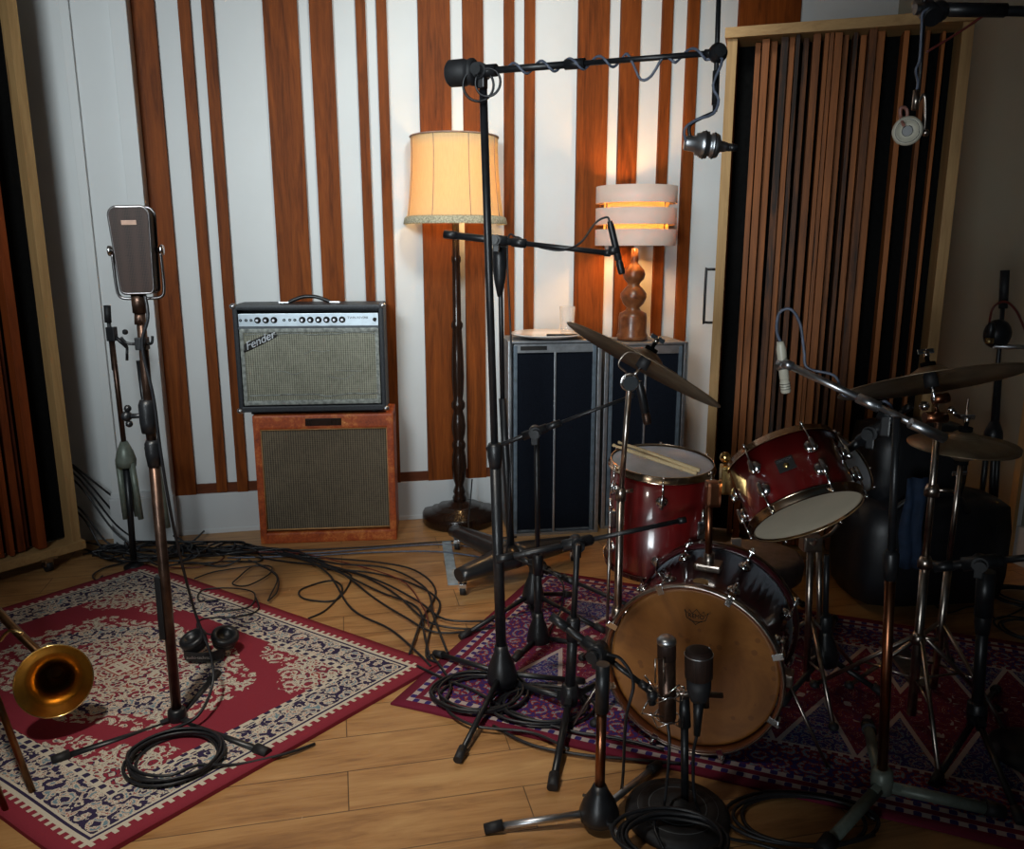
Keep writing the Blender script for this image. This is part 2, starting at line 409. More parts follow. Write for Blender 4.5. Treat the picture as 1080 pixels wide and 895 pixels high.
# stained boards of uneven width up the wall, and the rail they stand on
stripes = [(0, .099, .195), (.197, .248, .215), (.297, .349, .21), (.562, .716, .2), (.768, .874, .2), (.979, 1.025, .2), (1.075, 1.123, .2), (1.270, 1.424, .19), (1.484, 1.585, .195),
           (1.688, 1.739, .2), (1.791, 1.843, .2), (2.064, 2.225, .2), (2.285, 2.389, .2), (2.505, 2.561, .2), (2.643, 2.704, .2), (2.923, 3.27, .2)]
for i, (x0, x1, z0) in enumerate(stripes):
    b = MB(); b.box(wl((x0+x1)/2, .012, (z0+CEIL)/2), (x1-x0, .022, CEIL-z0), RW, .002)
    struct(b.build('trim_%d' % (i+1), M_stripe))
b = MB(); b.box(wl(XR/2, .006, .235), (XR, .012, .05), RW, .001); struct(b.build('trim_17', M_rail))
# dark board on the side wall with a small ledge under it
lu = (V((L0.x, L0.y, 0)) - L1).normalized(); ln = V((lu.y, -lu.x, 0)); RL = Matrix((lu, -ln, V((0, 0, 1)))).transposed()
def lw(px, py):   # point on the left wall seen at a pixel
    d = ray(px, py); t = ((L1.xy - V((0, 0))).dot(ln.xy)) / d.xy.dot(ln.xy); return V((0, 0, CAM_H)) + d * t
pa, pb = lw(85, 432), lw(44, 130)
t = thing('wall_panel', 'dark brown wooden board on the side wall behind the left slatted screen', 'wall panel', pa - lu*.16)
hh = lw(44, 130).z
bx = pa - lu*.16; bx.z = (pa.z + hh) / 2
MB().box(bx + ln*.02, (.32, .035, hh - pa.z), RL, .003).build('board', M_darkwood, t)
bx.z = pa.z - .04
MB().box(bx + ln*.025, (.32, .05, .018), RL, .002).build('ledge', M_wall_side, t, label='thin cream ledge')

# ------------------------------------------------------------------ rugs
def rug(name, label, corners, a, b, mat, z=.004, th=.007, group=None):
    A, B, C_, D = [V((c.x, c.y, 0)) for c in corners]     # (-a,+b) (a,+b) (a,-b) (-a,-b)
    m = MB(); n1, n2 = 56, 40; bm = m.bm; uvl = bm.loops.layers.uv.new('UVMap'); vs = []
    for j in range(n2+1):
        row = []
        for i in range(n1+1):
            s_, t_ = i/n1, j/n2
            p = (A*(1-s_) + B*s_)*(1-t_) + (D*(1-s_) + C_*s_)*t_
            q = mnoise.noise(V((p.x*3, p.y*3, 0)))
            p = p + V((q*.006, q*.006, z + th + max(0, mnoise.noise(V((p.x*5, p.y*5, 3))))*.004))
            row.append((bm.verts.new(p), (-a + 2*a*s_, b - 2*b*t_)))
        vs.append(row)
    for j in range(n2):
        for i in range(n1):
            q = [vs[j][i], vs[j+1][i], vs[j+1][i+1], vs[j][i+1]]
            f = bm.faces.new([k[0] for k in q]); f.smooth = True
            for lp, k in zip(f.loops, q): lp[uvl].uv = k[1]
    bound = [vs[0][i] for i in range(n1+1)] + [vs[j][n1] for j in range(1, n2+1)] + [vs[n2][i] for i in range(n1-1, -1, -1)] + [vs[j][0] for j in range(n2-1, 0, -1)]
    low = [bm.verts.new(V((k[0].co.x, k[0].co.y, .0005))) for k in bound]
    for i in range(len(bound)):
        j = (i+1) % len(bound); f = bm.faces.new((bound[i][0], bound[j][0], low[j], low[i]))
        for lp, k in zip(f.loops, (bound[i], bound[j], bound[j], bound[i])): lp[uvl].uv = k[1]
    o = m.build(name, mat); return o
rA, rB, rC = fl(155, 597), fl(463, 703), fl(81, 921); rD = rA + (rC - rB)
tag(rug('rug', '', (rA, rB, rC, rD), .85, .61, M_rug, .006), 'red rug with a cream and navy central medallion under the trombone and tall ribbon microphone', 'rug')
q0, q1 = fl(412, 743), fl(570, 602); fd = (fl(1076, 895) - fl(420, 743)).normalized()
tag(rug('rug', '', (q1, q1 + fd*2.5, q0 + fd*2.5, q0), 1.25, .62, M_rug2, .0), 'purple and red patterned rug under the drum kit', 'rug')

# ------------------------------------------------------------------ slatted acoustic screens
def screen(label, base, u, width, height, mat_slat, slats, depth=.16, z0=.09, handle=None, castors=()):
    """base: left bottom corner of the front face, u: direction along the front, n points to the viewer"""
    u = V(u).normalized(); n = V((u.y, -u.x, 0)); R = Matrix((u, -n, V((0, 0, 1)))).transposed()
    t = thing('acoustic_screen', label, 'acoustic screen', base)
    P = lambda x, d, z: V((base.x, base.y, 0)) + u*x - n*d + V((0, 0, z))
    pw = .040
    for x in (pw/2, width - pw/2):
        MB().box(P(x, depth/2, (z0+height)/2), (pw, depth, height - z0), R, .003).build('side_post', M_pine, t)
    for z in (height - pw/2, z0 - .01):
        MB().box(P(width/2, depth/2 - .01, z), (width + .02, depth + .02, pw), R, .003).build('rail', M_pine_x, t)
    MB().box(P(width/2, depth - .008, (z0+height)/2), (width - 2*pw, .012, height - z0 - pw), R).build('back_board', M_void, t)
    s = MB()
    for x0, x1, d0 in slats:
        s.box(P((x0+x1)/2, (d0+depth-.015)/2, (z0+height)/2 - .01), (x1 - x0, depth - .015 - d0, height - z0 - pw - .01 - random.random()*.02), R, .0015)
    s.build('slats', mat_slat, t)
    for x, d in castors:
        c = P(x, d, 0)
        k = MB(); k.box(c + V((0, 0, .062)), (.07, .055, .008), R); k.box(c + V((0, 0, .045)) + n*.0, (.036, .036, .035), R, .003)
        co_ = k.build('castor', M_chrome_d, t)
        MB().cyl(c + u*-.013 + V((0, 0, .026)), c + u*.013 + V((0, 0, .026)), .026, seg=18).build('wheel', M_rubber, co_)
    return t, P, u, n
# left screen: comes out towards the viewer on the left
g1, g0 = fl(86, 571, .09), fl(0, 595, .09)
ul = (g1 - g0); ul.z = 0; ul.normalize(); W1 = 1.15
sl = []; x = .06
random.seed(3)
while x < W1 - .17:
    w_ = random.choice((.018, .024, .03, .036)); sl.append((x, x + w_, random.choice((.003, .015, .03, .045)))); x += w_ + random.choice((.004, .012, .02))
sl.append((W1-.16, W1-.145, .05))
gb = g1 - ul*W1; gb.z = 0
screen('slatted wooden acoustic screen cut off by the left edge of the photo', gb, ul, W1, 2.62, M_slat_l, sl, .085, .09, castors=((.1, .02), (W1-.16, -.01)))
# right screen: beside the striped wall
GY = 3.55
gl = at(758, 300, GY); gl.z = 0
zt = at(764, 30, GY).z
best = min(((abs(at(1030, 10, Y).z - zt), Y) for Y in [2.6 + .005*i for i in range(220)]))[1]
gr = at(1008, 300, best); gr.z = 0
gr = at(1030, 10, best); gr.z = 0; gl = at(768, 28, GY); gl.z = 0
W2 = (gr - gl).length; random.seed(11)
print('GOBO', gl, gr, W2, zt)
sl = []; x = .11
while x < W2 - .33:
    w_ = random.choice((.016, .022, .028)); sl.append((x, x + w_, random.choice((.006, .02, .05, .075)))); x += w_ + random.choice((.003, .006, .014))
sl += [(W2-.235, W2-.215, .05), (W2-.15, W2-.135, .09), (W2-.09, W2-.078, .10)]
sc2, P2, u2, n2 = screen('tall pine-framed screen of brown vertical slats behind the drum kit', gl, gr - gl, W2, zt, M_slat, sl, .17, .09, castors=((.1, .05), (W2-.1, .05)))
h0 = at(752, 284, GY+.03); h1 = at(752, 340, GY+.03); hs = V((0, 0, 0))
b_ = -u2*.045
MB().tube([P2(0, .03, h0.z), P2(-.035, .03, h0.z), P2(-.04, .03, h0.z-.012), P2(-.04, .03, h1.z+.012), P2(-.035, .03, h1.z), P2(0, .03, h1.z)], .006, 8, 2).build('handle', M_black, sc2, label='black metal pull handle')
# flat white board with a wood edge at the far right
f0 = fl(1060, 592); wu = WU.copy(); RB = Matrix((wu, V((-wu.y, wu.x, 0)), V((0, 0, 1)))).transposed()
t = thing('room_divider', 'white flat panel with a wooden edge strip at the far right', 'panel', f0)
hz = at(1078, 360, f0.y).z
MB().box(f0 + wu*.13 + V((0, 0, hz/2)), (.24, .03, hz), RB, .002).build('panel', M_wall, t)
MB().box(f0 + wu*.008 + V((0, 0, hz/2)), (.02, .036, hz), RB, .002).build('edge_strip', M_pine, t)
# ------------------------------------------------------------------ amplifiers
m, nt, bs = newmat('tweed_covering'); M_tweed = m
vec = coords(nt); n1 = S(nt, noise_tex(nt, vec, 9, 6, .7, .6)); n2 = S(nt, noise_tex(nt, vec, 90, 3, .6))
c = ramp(nt, n1 * .7 + n2 * .3, [(.32, (.16, .022, .006)), (.5, (.42, .075, .014)), (.62, (.62, .20, .045)), (.70, (.85, .50, .20))])
nt.links.new(c, bs.inputs['Base Color']); bs.inputs['Roughness'].default_value = .5; bump(nt, bs, n2, .001, .5)
def weave(name, ca, cb, sx, sz, contrast=.5):
    m, nt, bs = newmat(name); tc = node(nt, 'ShaderNodeTexCoord'); sp = node(nt, 'ShaderNodeSeparateXYZ')
    mp = node(nt, 'ShaderNodeMapping'); mp.inputs['Rotation'].default_value = (0, 0, -YAW); nt.links.new(tc.outputs['Object'], mp.inputs[0])
    nt.links.new(mp.outputs[0], sp.inputs[0]); X = S(nt, sp.outputs[0]); Z = S(nt, sp.outputs[2])
    nz = S(nt, noise_tex(nt, tc.outputs['Object'], 55, 4, .7)); big = S(nt, noise_tex(nt, tc.outputs['Object'], 5, 3, .6, 1.0))
    st = (X * sx + nz * 1.2).sin() * .5 + .5; st2 = (Z * sz).sin() * .5 + .5
    v = st * contrast + st2 * (contrast * .35) + nz * .45 + (big - .5) * .35
    nt.links.new(ramp(nt, v, [(.22, ca), (.85, cb)]), bs.inputs['Base Color']); bs.inputs['Roughness'].default_value = .8
    bump(nt, bs, st * .6 + nz * .4 + big, .003, .5); return m
M_grille_silver = weave('sparkle_grille_cloth', (.10, .10, .075), (.42, .42, .33), 620, 620, .42)
M_grille_brown = weave('brown_ribbed_grille_cloth', (.035, .026, .018), (.19, .15, .095), 560, 700, .5)
M_tolex = mk('black_tolex', (.016, .020, .026), .5, 0, .4, 120, .0006)
M_panel = mk('brushed_control_panel', (.52, .60, .66), .35, .7, .08)
AU = (fl(421, 569) - fl(275, 574)); AU.z = 0; AW = .665; AU.normalize(); AN = V((AU.y, -AU.x, 0))
RA = Matrix((AU, -AN, V((0, 0, 1)))).transposed(); A0 = fl(275, 574)
def ap(x, d, z): return V((A0.x, A0.y, 0)) + AU*x - AN*d + V((0, 0, z))
# lower cabinet
HC = .645
cab = thing('speaker_cabinet', 'worn orange-brown tweed speaker cabinet under the silver-fronted guitar amplifier', 'speaker cabinet', ap(AW/2, .13, 0))
cb_ = MB(); t_ = .034
cb_.box(ap(t_/2, .13, HC/2), (t_, .26, HC), RA, .010); cb_.box(ap(AW-t_/2, .13, HC/2), (t_, .26, HC), RA, .010)
cb_.box(ap(AW/2, .13, HC-.035), (AW, .258, .07), RA, .010); cb_.box(ap(AW/2, .13, .028), (AW, .258, .056), RA, .010)
cb_.box(ap(AW/2, .15, HC/2), (AW-.04, .2, HC-.04), RA); cb_.build('cabinet_shell', M_tweed, cab)
MB().box(ap(AW/2, .028, HC/2), (AW-2*t_+.004, .02, HC-.136), RA).build('grille_cloth', M_grille_brown, cab)
pp = MB()
for q in (((t_, .070), (AW-t_, .070)), ((t_, HC-.072), (AW-t_, HC-.072))): pp.cyl(ap(q[0][0], .010, q[0][1]), ap(q[1][0], .010, q[1][1]), .004, seg=8)
for xx in (t_, AW-t_): pp.cyl(ap(xx, .010, .07), ap(xx, .010, HC-.072), .003, seg=8)
pp.build('piping', mk('gold_piping', (.5, .26, .10), .5), cab)
MB().box(ap(AW*.50, -.002, HC-.035), (.17, .008, .035), RA, .002).build('name_plate', M_lampwood, cab, label='dark brown plate')
# combo amplifier: pushed slightly left of the cabinet below
HB, HA, dx = .65, .505, -.055
amp = thing('guitar_amplifier', 'black guitar amplifier with silver grille and knobs, standing on the tweed cabinet', 'amplifier', ap(AW/2+dx, .13, HB))
def aq(x, d, z): return ap(x + dx, d, HB + z)
AW2 = .69
s_ = MB(); tt = .022
s_.box(aq(tt/2, .12, HA/2+.012), (tt, .25, HA), RA, .008); s_.box(aq(AW2-tt/2, .12, HA/2+.012), (tt, .25, HA), RA, .008)
s_.box(aq(AW2/2, .12, HA), (AW2, .25, .024), RA, .008); s_.box(aq(AW2/2, .12, .026), (AW2, .25, .028), RA, .006)
s_.box(aq(AW2/2, .16, HA/2+.01), (AW2-.03, .16, HA-.03), RA); s_.build('cabinet_shell', M_tolex, amp)
gz0, gz1 = .045, .405
MB().box(aq(AW2/2, .012, (gz0+gz1)/2), (AW2-2*tt-.02, .02, gz1-gz0), RA, .004).build('grille_cloth', M_grille_silver, amp)
e = MB()
e.box(aq(AW2/2, .005, gz0+.012), (AW2-2*tt-.014, .02, .022), RA, .006); e.box(aq(AW2/2, .005, gz1-.006), (AW2-2*tt-.014, .02, .02), RA, .006)
for xx in (tt+.012, AW2-tt-.012): e.box(aq(xx, .005, (gz0+gz1)/2), (.018, .02, gz1-gz0), RA, .005)
random.seed(5)
for zz in (gz0+.045, gz1-.022):
    pts = [aq(tt+.03+i*.06, .001, zz + random.uniform(-.006, .006)) for i in range(11)]; e.tube(pts, .0028, 6, 4)
for k in range(4):
    x0 = random.uniform(.1, .5); zz = random.uniform(.15, .36)
    e.tube([aq(x0+i*.04, .0015, zz + random.uniform(-.012, .012)) for i in range(4)], .0016, 6, 4)
e.build('cloth_edging', mk('crumpled_silver_cloth', (.26, .28, .26), .6, .2, .5, 60, .001), amp)
cpz = .447
cp_ = MB().box(aq(AW2/2, .010, cpz), (AW2-2*tt-.006, .022, .058), RA, .001).build('control_panel', M_panel, amp)
MB().box(aq(AW2/2, .008, cpz-.037), (AW2-2*tt, .024, .014), RA, .003).build('trim_strip', mk('dark_grey_trim', (.06, .075, .09), .5), amp)
for i, xx in enumerate((.112, .149, .186, .315, .352, .389, .426, .462, .498)):
    k = MB(); R3 = -AU.cross(V((0, 0, 1)))
    k.lathe([(0, 0), (.0150, 0), (.0150, .005), (.0115, .008), (.0105, .018), (0, .019)], aq(xx, .001, cpz), AN, 16)
    kb = k.build('knob', M_black, amp)
    MB().cyl(aq(xx, -.018, cpz), aq(xx, -.0205, cpz), .006, seg=12).build('knob_cap', M_silver, kb)
for xx in (.035, .06, .083, .232, .258, .281):
    k = MB(); k.lathe([(0, 0), (.0065, 0), (.0065, .006), (.003, .007), (.003, .001)], aq(xx, .0, cpz), AN, 10); k.build('input_jack', M_black, amp)
k = MB(); k.lathe([(0, 0), (.009, 0), (.009, .008), (0, .012)], aq(.648, 0, cpz), AN, 14); k.build('pilot_light', M_ink, amp)
Mt = Matrix.Translation(aq(.57, -.0015, cpz+.008)) @ Matrix((AU, V((0, 0, 1)), AN)).transposed().to_4x4()
text('model_lettering', 'TWIN REVERB', M_ink, amp, Mt, .015)
Mt = Matrix.Translation(aq(.115, -.004, .352)) @ Matrix((AU, V((0, 0, 1)), AN)).transposed().to_4x4() @ Matrix.Rotation(.42, 4, 'Z')
text('script_logo', 'Fender', M_silver, amp, Mt, .052, .002, .4, 'silver script logo with a black tail')
lg = MB(); lg.tube([aq(.04+i*.03, .000, .302 + i*.0138) for i in range(6)], lambda t: .007*(1-.7*abs(t-.3)), 6, 3); lg.box(aq(.115, .0015, .352), (.17, .003, .03), RA @ Matrix.Rotation(-.42, 3, 'Y'), .001)
lg.build('logo_backing', M_ink, amp)
hd = MB(); hd.tube([aq(.235, .12, HA+.01), aq(.25, .12, HA+.022), aq(.30, .12, HA+.040), aq(.335, .12, HA+.043), aq(.37, .12, HA+.040), aq(.42, .12, HA+.022), aq(.435, .12, HA+.01)], .009, 8, 4)
hd.build('carry_handle', M_black, amp)
ft = MB()
for xx in (.215, .455): ft.box(aq(xx, .12, HA+.015), (.05, .03, .008), RA, .003)
ft.build('handle_bracket', M_silver, amp)
for xx in (.004, AW2-.004):
    for zz in (.02, HA+.006): MB().ball(aq(xx, .004, zz), .017, 10, (1, 1, .8)).build('corner_cap', M_silver, amp)
for xx in (.06, AW2-.06): MB().cyl(aq(xx, .05, -.004), aq(xx, .05, .012), .016, .02, 12).build('foot', M_rubber, amp)

# ------------------------------------------------------------------ standard lamp
lb = fl(485, 549); lt = thing('floor_lamp', 'lit standard lamp with cream fabric shade and dark turned wooden pole', 'lamp', lb)
def lz(py): return at(485, py, lb.y).z
MB().lathe([(0, 0), (.190, 0), (.198, .012), (.198, .052), (.190, .064), (.150, .070), (.146, .078), (.118, .081), (.112, .092), (.070, .096), (.050, .110), (.030, .118), (0, .12)], lb, seg=48).build('base', M_lampwood, lt)
prof = [(.0, .11), (.034, .115), (.038, .13), (.028, .15), (.034, .165), (.028, .18), (.022, .20), (.034, .24), (.040, .30), (.036, .36), (.030, .39), (.036, .41), (.036, .425), (.026, .445), (.034, .48), (.038, .52), (.032, .57), (.024, .60), (.036, .62), (.036, .64), (.024, .66), (.028, .69), (.033, .78), (.030, .90), (.024, 1.02), (.030, 1.035), (.030, 1.05), (.022, 1.065), (.020, 1.35), (.024, 1.36), (.024, 1.38), (.018, 1.39), (.017, 1.58), (0, 1.60)]
MB().lathe(prof, lb, seg=24).build('pole', M_lampwood, lt)
zb, ztp = lz(236), lz(145)
m, nt, bs = newmat('cream_lampshade_fabric'); M_shade = m
nz = noise_tex(nt, coords(nt, 'Object', (60, 60, 5)), 4, 3)
nt.links.new(ramp(nt, nz, [(.3, (.74, .60, .36)), (.7, (.86, .73, .47))]), bs.inputs['Base Color'])
bs.inputs['Roughness'].default_value = .9; bs.inputs['Specular IOR Level'].default_value = 0
def translucent(m, nt, bs, col, fac):
    tr = node(nt, 'ShaderNodeBsdfTranslucent'); tr.inputs[0].default_value = (*col, 1); mx = node(nt, 'ShaderNodeMixShader'); mx.inputs[0].default_value = fac
    out = nt.nodes['Material Output']; nt.links.new(bs.outputs[0], mx.inputs[1]); nt.links.new(tr.outputs[0], mx.inputs[2]); nt.links.new(mx.outputs[0], out.inputs[0])
translucent(m, nt, bs, (1, .80, .45), .5)
Hs = ztp - zb; sp_ = [(.252, 0), (.236, Hs*.08), (.224, Hs*.3), (.214, Hs*.6), (.210, Hs*.85), (.212, Hs)]
sh = MB().lathe(sp_ + [(r-.002, h) for r, h in sp_[::-1]], lb + V((0, 0, zb)), seg=48).build('lamp_shade', M_shade, lt)
tr_ = MB(); tr_.torus(lb + V((0, 0, ztp)), (0, 0, 1), .213, .004, 48); tr_.build('top_trim', M_tan, sh)
M_braid = mk('grey_green_braid', (.42, .38, .26), .9, 0, .5, 120, .001)
MB().lathe([(.254, -.004), (.256, .0), (.249, .028), (.240, .034), (.237, .03), (.25, -.004)], lb + V((0, 0, zb)), seg=48).build('bottom_trim', M_braid, sh, label='braid trim round the bottom edge')
rb = MB()
for k in range(8):
    a = k*PI/4 + .38; dd = V((math.cos(a), math.sin(a), 0)); rb.tube([lb + dd*(r+.0015) + V((0, 0, zb+h)) for r, h in sp_], .0018, 5, 3)
rb.build('shade_seam', M_tan, sh)
hn = MB()
for k in range(3):
    a = k*2*PI/3; dd = V((math.cos(a), math.sin(a), 0)); hn.cyl(lb + V((0, 0, ztp-.05)), lb + dd*.212 + V((0, 0, ztp-.005)), .002, seg=6)
hn.cyl(lb + V((0, 0, 1.58)), lb + V((0, 0, ztp-.04)), .006); hn.build('shade_carrier', M_brass_d, lt)
def bulb(parent, p, r=.032, e=25):
    m, nt, bs = newmat('warm_bulb_glass'); nz = noise_tex(nt, coords(nt), 4)
    nt.links.new(ramp(nt, nz, [(.3, (1, .5, .16)), (.7, (1, .58, .2))]), bs.inputs['Emission Color']); bs.inputs['Emission Strength'].default_value = e
    MB().ball(p, r).build('bulb', m, parent)
bulb(lt, lb + V((0, 0, zb + Hs*.42)), .035, 40)
lamp('floor_lamp_light', 'POINT', lb + V((0, 0, zb + Hs*.42)), None, 50, (1, .66, .30), shadow_soft_size=.036)

# ------------------------------------------------------------------ column speakers
def column_speaker(label, x0, x1, pyb, pyt, Yl, Yr, depth=.30):
    b0 = at(x0, pyb, Yl); b1 = at(x1, pyb, Yr); zt_ = at(x0, pyt, Yl).z
    b0.z = b1.z = 0; u = (b1 - b0); Wd = u.length; u.normalize(); n = V((u.y, -u.x, 0)); R = Matrix((u, -n, V((0, 0, 1)))).transposed()
    P = lambda x, d, z: b0 + u*x - n*d + V((0, 0, z))
    t = thing('column_speaker', label, 'speaker', P(Wd/2, depth/2, 0), 'pair of column speakers against the wall')
    MB().box(P(Wd/2, depth/2+.01, zt_/2), (Wd-.01, depth-.02, zt_-.004), R, .004).build('case', mk('grey_vinyl_case', (.16, .17, .18), .55), t)
    MB().box(P(Wd/2, .012, zt_/2-.01), (Wd-.05, .014, zt_-.08), R).build('grille_cloth', M_navy, t)
    e = MB()
    for xx, w_ in ((.010, .020), (Wd-.010, .020)): e.box(P(xx, .006, zt_/2), (w_, .03, zt_), R, .003)
    e.box(P(Wd/2, .006, zt_-.005), (Wd, .03, .012), R, .003); e.box(P(Wd/2, .006, .008), (Wd, .03, .016), R, .003)
    e.build('edge_trim', M_alum, t)
    e = MB()
    for xx in (.036, Wd-.036): e.box(P(xx, .004, zt_/2-.006), (.018, .016, zt_-.03), R, .002)
    e.build('grille_frame', mk('blue_grey_metal', (.14, .18, .22), .45, .5), t)
    MB().box(P(Wd/2, .003, zt_/2-.02), (.010, .014, zt_-.07), R, .002).build('centre_strip', M_alum, t)
    MB().box(P(Wd/2, .003, zt_-.036), (Wd-.06, .012, .042), R, .002).build('top_strip', M_alum, t)
    MB().box(P(.125, -.004, zt_-.034), (.13, .004, .020), R, .001).build('name_badge', M_ink, t)
    for xx in (.05, Wd-.05):
        for d in (.05, depth-.05): MB().cyl(P(xx, d, 0), P(xx, d, .012), .014, seg=10).build('foot', M_rubber, t)
    return P, Wd, zt_
SP1, SW1, SZ1 = column_speaker('dark navy column speaker, left of the pair, with a plate and glass on top', 536, 630, 563, 360, 3.86, 3.93)
SP2, SW2, SZ2 = column_speaker('dark navy column speaker, right of the pair, carrying the lit table lamp', 633, 716, 563, 362, 3.98, 4.05)
# plate, papers, pen, glass
pc = SP1(SW1*.47, .12, SZ1 + .001)
tag(MB().lathe([(0, .0), (.09, .0), (.13, .008), (.185, .022), (.187, .026), (.183, .027), (.13, .014), (.09, .006), (0, .006)], pc, seg=40).build('plate', mk('white_glazed_china', (.72, .68, .64), .2, 0, .04, 5, 0, .5)), 'round white plate on top of the left column speaker', 'plate')
pn = MB(); a = pc + V((-.01, -.10, .024)); pn.tube([a, a + V((.14, .01, .0))], .006, 8); pn.cyl(a + V((.14, .01, 0)), a + V((.155, .011, 0)), .006, .002, 8)
tag(pn.build('pen', M_black), 'short black pen lying on the white plate', 'pen')
M_glass, nt, bs = newmat('clear_glass'); bs.inputs['Roughness'].default_value = .03; bs.inputs['Base Color'].default_value = (.8, .8, .8, 1)
tp = node(nt, 'ShaderNodeBsdfTransparent'); fz_ = node(nt, 'ShaderNodeLayerWeight'); fz_.inputs[0].default_value = .35; mx_ = node(nt, 'ShaderNodeMixShader')
nz = S(nt, noise_tex(nt, coords(nt), 20)) * .08 + S(nt, fz_.outputs['Facing']) * .55
nt.links.new(nz.k, mx_.inputs[0]); nt.links.new(tp.outputs[0], mx_.inputs[1]); nt.links.new(bs.outputs[0], mx_.inputs[2]); nt.links.new(mx_.outputs[0], nt.nodes['Material Output'].inputs[0])
gp = SP1(SW1*.70, .16, SZ1 + .012)
gh = max(.09, at(598, 323, gp.y).z - gp.z)
tag(MB().lathe([(0, 0), (.030, 0), (.033, .01), (.040, gh), (.037, gh), (.030, .014), (0, .012)], gp, seg=28).build('drinking_glass', M_glass), 'clear drinking glass on the left column speaker beside the plate', 'glass')
# ------------------------------------------------------------------ table lamp
tb = SP2(SW2*.42, .13, SZ2 + .002); tb.z = SZ2 + .002
tl = thing('table_lamp', 'lit ceramic table lamp with slatted band shade on the right column speaker', 'lamp', tb)
m, nt, bs = newmat('brown_ceramic_glaze'); nz = noise_tex(nt, coords(nt), 12, 5, .7, .8)
nt.links.new(ramp(nt, nz, [(.3, (.06, .015, .005)), (.55, (.17, .055, .018)), (.75, (.32, .14, .055))]), bs.inputs['Base Color']); bs.inputs['Roughness'].default_value = .3; bs.inputs['Coat Weight'].default_value = .1
k = (at(668, 262, tb.y).z - tb.z) / .40
pr = [(0, 0), (.068, 0), (.070, .02), (.064, .03), (.064, .10), (.060, .118), (.036, .130), (.028, .142), (.046, .160), (.060, .188), (.058, .205), (.040, .228), (.026, .242), (.030, .252), (.045, .268), (.050, .288), (.044, .308), (.026, .328), (.016, .338), (.018, .352), (.014, .40), (0, .40)]
MB().lathe([(r*1.12, h*k) for r, h in pr], tb, seg=32).build('base', m, tl)
zs0, zs1 = at(668, 259, tb.y).z, at(668, 197, tb.y).z; RS = .200
m, nt, bs = newmat('white_band_shade'); nt.links.new(ramp(nt, noise_tex(nt, coords(nt), 8), [(.3, (.70, .58, .50)), (.7, (.78, .66, .58))]), bs.inputs['Base Color'])
bs.inputs['Roughness'].default_value = .6; translucent(m, nt, bs, (.95, .55, .30), .22); M_band = m
hh_ = zs1 - zs0; shp = None
for k_, (a, b) in enumerate(((0, .275), (.355, .635), (.715, 1))):
    z0_, z1_ = zs0 + hh_*a, zs0 + hh_*b
    MB().lathe([(RS, 0), (RS, z1_-z0_), (RS-.002, z1_-z0_), (RS-.002, 0), (RS, 0)], V((tb.x, tb.y, z0_)), seg=48).build('shade_band', M_band, tl)
MB().lathe([(RS*.80, 0), (RS*.80, hh_*.98), (RS*.795, hh_*.98), (RS*.795, 0)], V((tb.x, tb.y, zs0+.003)), seg=40).build('inner_shade', M_shade, tl)
ws = MB()
for k_ in range(4):
    a_ = k_*PI/2 - .95; dd = V((math.cos(a_), math.sin(a_), 0)); ws.cyl(V((tb.x, tb.y, zs0)) + dd*(RS-.004), V((tb.x, tb.y, zs1)) + dd*(RS-.004), .003, seg=6)
    ws.cyl(V((tb.x, tb.y, zs0+.02)), V((tb.x, tb.y, zs0+.005)) + dd*(RS-.004), .002, seg=6)
ws.build('shade_frame', M_brass_d, tl)
bulb(tl, V((tb.x, tb.y, zs0 + hh_*.45)), .03, 40)
lamp('table_lamp_light', 'POINT', V((tb.x, tb.y, zs0 + hh_*.45)), None, 42, (1, .50, .17), shadow_soft_size=.034)
# ------------------------------------------------------------------ microphone stands
def lerp(a, b, t): return V(a) + (V(b) - V(a)) * t
def stand(label, base, top, feet, mat_lo=None, mat_up=None, r_lo=.013, r_up=.009, split=.5, hub='bell', hub_z=.09, foot_mat=None, leg_mat=None, group=None, clutch=True, leg_r=.009, hub_mat=None, name='microphone_stand', hub_r=.042, hub_h=1.0):
    mat_lo = mat_lo or M_black; mat_up = mat_up or M_black; leg_mat = leg_mat or M_black; hub_mat = hub_mat or M_black
    t = thing(name, label, 'microphone stand', base, group)
    hp = lerp(base, top, hub_z / (top.z - base.z)); mid = lerp(base, top, split); ax = (top - base).normalized()
    MB().cyl(hp, mid, r_lo, seg=14).build('lower_tube', mat_lo, t)
    MB().cyl(mid, top, r_up, seg=12).build('upper_tube', mat_up, t)
    if clutch:
        MB().lathe([(0, -.06), (r_lo+.002, -.055), (r_lo+.006, -.02), (r_lo+.006, .012), (r_lo+.001, .022), (0, .022)], mid, ax, 16).build('clutch', M_black, t)
    hb = MB()
    if hub == 'bell': hb.lathe([(r_, h_*hub_h) for r_, h_ in [(0, -.045), (hub_r, -.045), (hub_r*1.05, -.02), (hub_r*.85, .02), (hub_r*.5, .06), (r_lo+.004, .085), (0, .085)]], hp, ax, 20)
    else: hb.lathe([(0, -.03), (.026, -.03), (.028, .0), (.026, .03), (r_lo+.004, .035), (0, .035)], hp, ax, 16)
    hb.build('hub', hub_mat, t)
    for f in feet:
        f = V(f); d = (f - hp); d.normalize()
        fz = V((f.x, f.y, max(f.z, 0) + .014))
        lg = MB(); lg.cyl(hp + d*.02 - V((0, 0, .012)), fz, leg_r, leg_r, 10)
        if hub != 'bell': lg.box(lerp(hp, fz, .10) - V((0, 0, .008)), (.02, .03, .03), axes(d))
        lo = lg.build('leg', leg_mat, t)
        MB().cyl(fz - d*.035, fz + d*.012, leg_r+.005, leg_r+.004, 12).build('rubber_foot', foot_mat or M_rubber, lo)
    return t, hp
